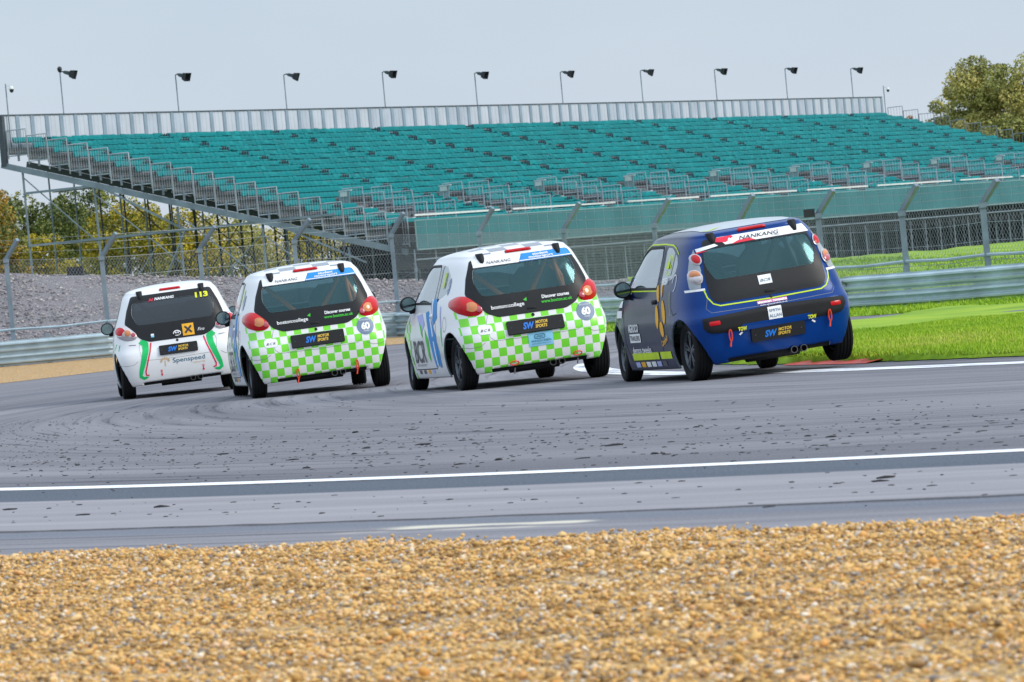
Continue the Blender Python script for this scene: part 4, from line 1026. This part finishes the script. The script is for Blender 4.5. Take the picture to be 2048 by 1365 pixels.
    for (sd_, y, lf, cb, stt) in ((-1, AXR, 0, .0, 0), (1, AXR, lift, math.radians(-3), 0), (-1, AXF, 0, math.radians(2), math.radians(-6)), (1, AXF, 0, math.radians(-2), math.radians(-6))):
        wheel(c, sd_, y, lf, cb, stt)
    return c
def plate(c, z, w, h, mat_bg, fade=True):
    p, n_ = c.sh.hit('rear', 0, z); ang = math.atan2(-n_.z, -n_.y); R = Matrix.Rotation(-math.asin(max(-1, min(1, n_.z))), 3, 'X')
    cen = p+n_*.016; v = rounded([(-w/2, -h/2), (w/2, -h/2), (w/2, h/2), (-w/2, h/2)], .015, 3); k = len(v)
    fr = [R @ Vector((a, -.008, b_))+cen for a, b_ in v]; bk = [R @ Vector((a, .022, b_))+cen for a, b_ in v]
    o = c.part('number_plate', MB().add(fr+bk, [tuple(range(k))]+[(i, k+i, k+(i+1) % k, (i+1) % k) for i in range(k)]), mat_bg)
    def flat(body, u, v_, hh, mat, shear=.25, bold=.03, ww=None):
        me = text_mesh(body, 1, bold, shear); co = np.array([q.co for q in me.vertices]); lo, hi = co.min(0), co.max(0); kk = hh/(hi[1]-lo[1]); kx = kk if ww is None else ww/(hi[0]-lo[0])
        for q in me.vertices: q.co = cen+(R @ Vector(((q.co.x-(lo[0]+hi[0])/2)*kx+u, -.011, (q.co.y-(lo[1]+hi[1])/2)*kk+v_)))
        c.part('lettering', me, mat, sub=o)
    flat('SW', -.075, -.002, h*.52, tx_blue, .3, .045, .125); flat('MOTOR', .065, h*.16, h*.24, tx_gold, .25, .025, .13); flat('SPORTS', .055, -h*.15, h*.24, tx_gold, .25, .025, .125)
    for s_ in (-1, 1): c.part('screw', MB().lathe([(-.013, .001), (-.012, .005)], cen+Vector((s_*w*.43, 0, 0)), 'y', 8, False), tx_grey, sub=o)
def aygo_lights(c, style):
    for s_ in (-1, 1):
        poly = [(.505, .80), (.56, .768), (.66, .77), (.745, .815), (.775, .88), (.765, .94), (.72, .985), (.65, .985), (.585, .925), (.525, .86)]
        poly = rounded([(s_*x, z) for x, z in poly], .03, 3)
        o = c.patch('tail_light', poly, redlens if style == 'red' else clear_l, 'rear', .004, .038, top=True, power=2.4)
        if style == 'red':
            c.patch('lens', circ(s_*.605, .855, .052, n=16), orange_l, 'rear', .036, .010, sub=o); c.patch('lens', circ(s_*.545, .825, .031, n=14), pinkl, 'rear', .030, .014, sub=o)
        else:
            for x, z, r_, m_ in ((.695, .895, .066, redlens), (.615, .862, .050, orange_l), (.55, .832, .034, pinkl)):
                c.patch('lens_rim', circ(s_*x, z, r_, n=18), tx_white, 'rear', .030, .006, sub=o); c.patch('lens', circ(s_*x, z, r_*.84, n=18), m_, 'rear', .036, .012, sub=o)
def tow(c, u, z, flat=False):
    p, n_ = c.sh.hit('rear', u, z); pts = []
    for k in range(13):
        t = 2*math.pi*k/12; pts.append(p+Vector((.038*math.sin(t)*(1.2 if flat else .36), -.035-.01*math.cos(t), (.020 if flat else .055)*math.cos(t)+.02)))
    o = c.part('tow_strap', MB().path(pts, .0065, 6), strap)
    c.part('strap_tail', MB().tube(p+Vector((0, -.02, -.03)), p+Vector((-.015, -.03, -.085)), .008, 5), strap if not flat else tx_grey, sub=o)

shA = Shell('a'); shB = Shell('b')
# ---------------- green and white checked cars
def checked_car(P, yaw, roll, label, third, size):
    c = base_car(shA, 'a', P, yaw, roll, checked, teal_glass, orange_p, label, size=size)
    aygo_lights(c, 'red'); plate(c, .59, .60, .145, blackp)
    bn = c.patch('banner', [(-.505, 1.252), (-.03, 1.252), (.015, 1.334), (-.50, 1.334)], tx_white, 'rear', .0065, sub=c.hatch); c.patch('banner', [(-.028, 1.252), (.555, 1.252), (.50, 1.334), (.017, 1.334)], sky_b, 'rear', .0065, sub=c.hatch)
    c.strip('banner_line', [(-.02, 1.262), (.54, 1.262)], .008, tx_white, off=.009, sub=c.hatch)
    c.text('NANKANG', -.235, 1.287, .030, tx_dark, shear=.3, width=.26, off=.010, sub=c.hatch); c.text('student\nmotorsport', .215, 1.295, .060, tx_white, bold=.025, width=.26, off=.010, sub=c.hatch)
    c.text('boston:college', -.245, .82, .052, tx_white, bold=.015, width=.35, off=.008, sub=c.hatch); c.patch('triangle', [(-.075, .862), (-.04, .845), (-.035, .885)], tx_green, off=.008, sub=c.hatch)
    c.text('Discover courses', .27, .868, .036, tx_white, bold=.03, width=.29, off=.008, sub=c.hatch); c.text('www.boston.ac.uk', .275, .818, .034, tx_green, bold=.02, width=.33, off=.008, sub=c.hatch)
    c.patch('badge_ground', rounded([(-.60, .565), (-.45, .565), (-.45, .66), (-.60, .66)], .04), tx_white, off=.003); c.text('BCR', -.525, .605, .026, tx_dark, shear=.35, width=.10, space=1.3, off=.008)
    bd = c.patch('round_badge', circ(.555, .66, .098, n=24), badge, off=.004); c.text('60', .555, .66, .085, tx_white, bold=.05, off=.009, sub=bd, space=.85)
    c.text('BOSTON COLLEGE', .555, .727, .013, tx_white, off=.009, width=.12); c.text('YEARS', .555, .603, .014, tx_white, off=.009, width=.06)
    for s_ in (-1, 1): c.strip('reflector_line', [(s_*.79, .47), (s_*.70, .445), (s_*.60, .45), (s_*.545, .485)], .004, seam_c, off=.003)
    if third:
        stk = c.patch('sticker', [(-.095, .375), (.165, .375), (.165, .515), (-.095, .515)], pale_b, off=.004)
        c.strip('logo_outline', rounded([(-.03, .452), (.08, .452), (.08, .494), (-.03, .494)], .02), .006, tx_petrol, off=.008, closed=True); c.text('UNIC', .025, .473, .020, tx_petrol, bold=.02, off=.008, sub=stk, width=.085, shear=.2)
        c.text('WINDSCREEN', .035, .428, .022, tx_petrol, off=.008, sub=stk, width=.21); c.text('www.windscreens.co.uk', .035, .402, .011, tx_petrol, off=.008, sub=stk, width=.20)
    tow(c, -.27, .215, third); tow(c, .40, .225, third)
    # flank: blue and green splashes, big initials
    L_ = 'left'
    for pl, mt in (([(1.55, .86), (1.38, .88), (1.05, .60), (1.10, .30), (1.30, .28), (1.42, .60)], sky_b), ([(1.30, .98), (1.02, 1.0), (.96, .80), (1.18, .72)], sky_b), ([(1.62, .70), (1.46, .58), (1.46, .34), (1.54, .40)], tx_green),
                   ([(1.05, .55), (.97, .42), (.98, .28), (1.08, .28)], sky_b), ([(1.98, .84), (1.70, .86), (1.60, .74), (1.78, .66)], lilac), ([(.84, .92), (.80, .60), (.76, .56), (.78, .90)], lilac), ([(.80, .66), (.775, .50), (.75, .50), (.765, .70)], tx_green),
                   ([(1.88, .78), (1.76, .72), (1.72, .60), (1.80, .64)], tx_green), ([(1.26, 1.0), (1.20, .99), (1.16, .80), (1.20, .79)], tx_white), ([(1.24, .56), (1.20, .56), (1.14, .30), (1.18, .29)], tx_white), ([(1.34, .80), (1.28, .80), (1.20, .62), (1.24, .60)], tx_white)):
        c.patch('splash', pl, mt, L_, .003+.0006*(mt in (tx_white, tx_green)))
    c.text('BCR', 1.95, .46, .24, tx_grey, L_, bold=.01, width=.56); c.text('MOTORSPORT', 1.95, .315, .022, tx_grey, L_, width=.46)
    for k, mt in enumerate((tx_grey, tx_grey, amber, lilac)): y0 = 2.18-.22*k; c.patch('sill_sticker', [(y0, .222), (y0-.12, .222), (y0-.12, .262), (y0, .262)], mt, L_, .003)
    c.patch('pillar_badge', circ(.60, 1.10, .045, .085, 18), badge, L_, .004); c.text('60', .60, 1.10, .05, tx_white, L_, off=.008, width=.06)
    c.text('10', .86, 1.17, .17, lime, L_, bold=.05, off=.006, width=.10)
    c.text('BCR', 3.0, .63, .03, tx_grey, L_, shear=.3, width=.10)
    c.strip('fuel_flap', circ(.62, .72, .075, .075, 16), .006, tx_grey, L_, .002, closed=True)
    return c
c2 = checked_car(gnd(515, 797), math.radians(7.9), math.radians(2.6), 'green checked race car second from left, beside the white 113 car', False, 1.07)
c3 = checked_car(gnd(932, 781), math.radians(13.0), math.radians(2.6), 'green checked race car with pale blue bumper sticker, just left of the blue car', True, 1.035)
# ---------------- white car 113
c1 = base_car(shA, 'a', gnd(257, 799), math.radians(5.5), math.radians(2.4), white, dark_glass, grey_c, 'plain white race car numbered 113 with green and red stripes, farthest left', size=1.05)
aygo_lights(c1, 'clear'); plate(c1, .59, .50, .125, blackp)
hp = c1.hatch
c1.text('NANKANG', -.09, 1.265, .036, tx_white, bold=.03, shear=.3, width=.26, off=.009, sub=hp); c1.text('N', -.265, 1.258, .040, tx_red, bold=.06, shear=.4, width=.07, off=.009, sub=hp)
c1.text('113', .395, 1.245, .070, tx_yel, bold=.05, width=.165, off=.009, sub=hp)
em = c1.strip('emblem', circ(.01, .79, .047, .032, 20), .009, tx_white, off=.010, sub=hp, closed=True); c1.strip('emblem', circ(.01, .795, .017, .026, 16), .007, tx_white, off=.011, sub=hp, closed=True); c1.strip('emblem', circ(.01, .806, .034, .012, 16), .007, tx_white, off=.0115, sub=hp, closed=True)
sq = c1.patch('square_board', [(.085, .742), (.235, .742), (.235, .895), (.085, .895)], amber, off=.009, sub=hp)
for d_ in (-1, 1): c1.strip('cross', [(.16-d_*.043, .818-.043), (.16+d_*.043, .818+.043)], .024, tx_dark, off=.013+.001*d_, sub=hp)
c1.text('Fire', .325, .802, .040, tx_white, shear=.35, off=.009, sub=hp, width=.09)
c1.patch('small_sticker', [(-.33, .775), (-.29, .775), (-.29, .80), (-.33, .80)], pale_b, off=.009, sub=hp); c1.patch('small_sticker', [(-.33, .80), (-.29, .80), (-.29, .82), (-.33, .82)], tx_white, off=.009, sub=hp)
c1.text('Spenspeed', .115, .435, .075, tx_petrol, bold=.0, width=.42, off=.005); c1.text('engineering', .24, .385, .026, tx_tan, width=.16, off=.005)
for k in range(7):
    a = math.pi*(k/6); c1.patch('tree_logo', circ(-.195+.05*math.cos(a), .45+.035*math.sin(a), .013, .017, 8), tx_tan, off=.004)
c1.strip('tree_logo', [(-.195, .455), (-.195, .385)], .014, tx_tan, off=.004)
for u in (-.255, .29):
    c1.patch('arrow', [(u-.016, .290), (u+.016, .290), (u, .262)], tx_red, off=.004); c1.strip('arrow', [(u, .325), (u, .288)], .012, tx_red, off=.004); c1.text('H', u, .335, .026, tx_red, bold=.03, off=.005)
for s_ in (-1, 1):
    gr = [(s_*.47, .755), (s_*.42, .70), (s_*.425, .62), (s_*.47, .48), (s_*.515, .36), (s_*.53, .29), (s_*.49, .262), (s_*.43, .275)]
    c1.strip('stripe', gr, lambda k: .075*(1-k)**.6+.018 if k < .97 else .006, kerbg, off=.003)
    rd = [(s_*.345, .71), (s_*.37, .60), (s_*.42, .46), (s_*.46, .34), (s_*.455, .30), (s_*.42, .295)]
    c1.strip('stripe', rd, .018, tx_red, off=.0035); c1.strip('stripe', [(s_*.76, .74), (s_*.79, .66)], .05, kerbg, off=.003)
    c1.strip('reflector_line', [(s_*.79, .47), (s_*.70, .445), (s_*.60, .45), (s_*.545, .485)], .004, seam_c, off=.003); c1.strip('small_script', [(s_*.54, .705), (s_*.63, .71)], .008, tx_grey, off=.003)
# ---------------- blue car 41
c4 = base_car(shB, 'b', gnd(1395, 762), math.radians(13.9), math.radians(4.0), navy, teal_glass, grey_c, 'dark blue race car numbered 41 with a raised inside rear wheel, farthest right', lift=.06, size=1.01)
hp = c4.hatch
c4.patch('banner', [(-.30, 1.262), (.545, 1.262), (.505, 1.338), (-.36, 1.338)], tx_white, off=.0065, sub=hp)
c4.patch('banner', [(-.57, 1.23), (-.37, 1.262), (-.40, 1.285), (-.57, 1.262)], tx_white, off=.0065, sub=hp); c4.patch('banner', [(-.575, 1.215), (-.47, 1.232), (-.57, 1.232)], tx_red, off=.0068, sub=hp)
c4.patch('banner', [(-.24, 1.258), (-.0, 1.262), (-.06, 1.29), (-.17, 1.282)], tx_red, off=.0075, sub=hp); c4.patch('banner', [(-.41, 1.30), (-.29, 1.282), (-.20, 1.325), (-.22, 1.338), (-.36, 1.335)], tx_red, off=.0075, sub=hp)
c4.text('N', -.235, 1.297, .036, tx_white, bold=.05, shear=.4, width=.08, off=.010, sub=hp); c4.text('NANKANG', .045, 1.300, .034, tx_dark, shear=.3, bold=.01, width=.40, off=.010, sub=hp); c4.text('TYRES', .20, 1.274, .010, tx_grey, width=.07, off=.010, sub=hp)
plate(c4, .385, .53, .125, blackp)
o = c4.patch('bumper_strip', rounded([(-.70, .60), (-.71, .50), (-.60, .452), (-.45, .455), (-.36, .505), (.36, .505), (.45, .455), (.60, .452), (.71, .50), (.70, .60)][:1]+[(-.715, .54), (-.66, .47), (-.55, .455), (.55, .455), (.66, .47), (.715, .54), (.70, .61), (.0, .635), (-.70, .61)], .03), blackp, off=.006, bulge=.012, top=True, power=6)
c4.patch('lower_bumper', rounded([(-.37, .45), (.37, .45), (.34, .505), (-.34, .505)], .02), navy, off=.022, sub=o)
for s_ in (-1, 1):
    c4.patch('fog_light', rounded([(s_*.545, .535), (s_*.645, .535), (s_*.645, .575), (s_*.545, .575)], .012), redlens, off=.022, bulge=.006, top=True)
    c4.text('TOW', s_*.345, .468 if s_ < 0 else .47, .036, tx_yel, bold=.05, width=.085, off=.024); c4.strip('tow_arrow', [(s_*.345, .435), (s_*.375, .412)], .016, tx_white, off=.006)
    hs = c4.patch('lamp_housing', rounded([(s_*.588, .895), (s_*.715, .895), (s_*.70, 1.0), (s_*.638, 1.165), (s_*.56, 1.30), (s_*.503, 1.34), (s_*.554, 1.165), (s_*.586, 1.0)], .01), greyh, off=.005, bulge=.006, top=True)
    c4.patch('lamp_bezel', circ(s_*.592, 1.165, .042, .056), clear_l, off=.010, bulge=.016, sub=hs); c4.patch('lens', circ(s_*.587, 1.165, .030, .043), redlens, off=.022, bulge=.014, sub=hs)
    c4.patch('lamp_bezel', circ(s_*.640, 1.003, .053, .072), clear_l, off=.010, bulge=.018, sub=hs); c4.patch('lens', [(s_*.636+.040*math.cos(t), 1.004+.056*math.sin(t)) for t in [math.pi*k/9 for k in range(10)]], orange_l, off=.028, bulge=.012, sub=hs)
    c4.patch('lens', [(s_*.636+.040*math.cos(t), 1.002-.056*math.sin(t)) for t in [math.pi*k/9 for k in range(10)]], clear_l if s_ < 0 else pinkl, off=.028, bulge=.012, sub=hs)
    c4.strip('pinstripe', [(s_*.60, .88), (s_*.745, .885)], .022, tx_white, off=.004)
pin = rounded([(-.52, .70), (.52, .70), (.62, .79), (.62, .88), (-.62, .88), (-.62, .79)], .07, 6)
c4.strip('pinstripe', [p for p in pin if p[1] < .86] if False else [(-.612, .875), (-.60, .80), (-.56, .735), (-.50, .708), (0, .70), (.50, .708), (.56, .735), (.60, .80), (.612, .875)], .012, lime, off=.004)
bx_ = c4.patch('sticker', [(-.085, .84), (.045, .84), (.045, .925), (-.085, .925)], tx_white, off=.008, sub=hp); c4.text('BCR', -.02, .875, .026, tx_petrol, shear=.35, width=.105, off=.012, sub=bx_)
tw = c4.text('demon tweeks', .0, .675, .026, tx_white, bold=.05, width=.29, shear=.2, off=.007); c4.strip('underline', [(-.148, .675), (.148, .675)], .030, pink, off=.003)
c4.text('www.agrocotrailers.co.uk', .005, .642, .020, tx_white, width=.27, off=.012)
sk_ = c4.patch('sticker', [(-.075, .505), (.06, .505), (.06, .615), (-.075, .615)], tx_white, off=.022); c4.text('SMITH', -.008, .587, .026, tx_petrol, width=.11, off=.026, sub=sk_); c4.text('ALLAN', -.008, .537, .030, tx_petrol, width=.12, off=.026, sub=sk_)
tow(c4, -.47, .40); tow(c4, .52, .43)
Lf = 'left'
c4.text('41', .86, 1.16, .20, lime, Lf, bold=.02, off=.007, width=.17, shear=.15); c4.text('FODEN', .90, 1.005, .065, tx_white, Lf, bold=.03, off=.007, width=.19)
c4.strip('pinstripe', [(2.42, .955), (1.14, .925)], .012, lime, Lf, .004); c4.strip('pinstripe', [(.62, 1.24), (.74, 1.30), (.86, 1.33), (1.16, 1.35), (1.7, 1.36), (2.05, 1.29), (2.36, 1.10)], .012, lime, Lf, .004)
for cy_, cz_, a_, b_, ro in ((1.10, .90, .035, .085, .35), (.97, .93, .022, .07, .25), (1.16, .68, .045, .115, -.1), (.92, .72, .05, .115, .1), (1.03, .56, .055, .075, 0)): c4.patch('orange_mark', circ(cy_, cz_, a_*1.15, b_, 16, -ro), amber, Lf, .004)
c4.text('Campbell', .98, .44, .07, amber, Lf, bold=.02, width=.24, rot=.25)
c4.strip('white_mark', circ(.60, .98, .055, .075, 16)[:13], .010, tx_white, Lf, .004)
for y0, y1 in ((2.24, 1.30), (1.24, .84)): c4.patch('sill_band', [(y0, .275), (y1, .275), (y1, .345), (y0, .345)], lime, Lf, .004)
c4.text('demon tweeks', 1.85, .375, .065, tx_white, Lf, bold=.01, width=.66, off=.008)
ag = c4.patch('sticker', [(2.22, .45), (1.84, .45), (1.84, .535), (2.22, .535)], tx_white, Lf, .004); c4.text('TRAILERS', 2.03, .493, .05, tx_dark, Lf, bold=.01, width=.34, off=.008, sub=ag); c4.text('AGROCO', 2.05, .59, .08, tx_white, Lf, bold=.03, width=.36, off=.007)
for k, mt in enumerate((lilac, amber, tx_white, tx_white, lilac, tx_grey)): y0 = 2.2-.19*k; c4.patch('sill_sticker', [(y0, .205), (y0-.15, .205), (y0-.15, .255), (y0, .255)], mt, Lf, .004)
c4.patch('sticker', [(2.72, .80), (2.45, .80), (2.45, .86), (2.72, .86)], tx_white, Lf, .004); c4.patch('sticker', [(2.70, .70), (2.45, .70), (2.45, .77), (2.74, .77)], tx_white, Lf, .004)
c4.strip('fuel_flap', [(.66, .90), (.66, .74), (.60, .68), (.50, .70)], .008, tx_dark, Lf, .003); c4.strip('fuel_flap_line', [(.70, .90), (.70, .68)], .008, lime, Lf, .003)
roofm = simple('roof_film', (.42, .45, .50), .3, 0, .05, 2, 0, .5)
c4.patch('roof_film', rounded([(-.44, .42), (.44, .42), (.44, 1.95), (-.44, 1.95)], .12), roofm, 'top', .003)
c4.strip('roof_tick', [(-.42, .52), (-.38, .46), (-.25, .56)], .02, lime, 'top', .006)
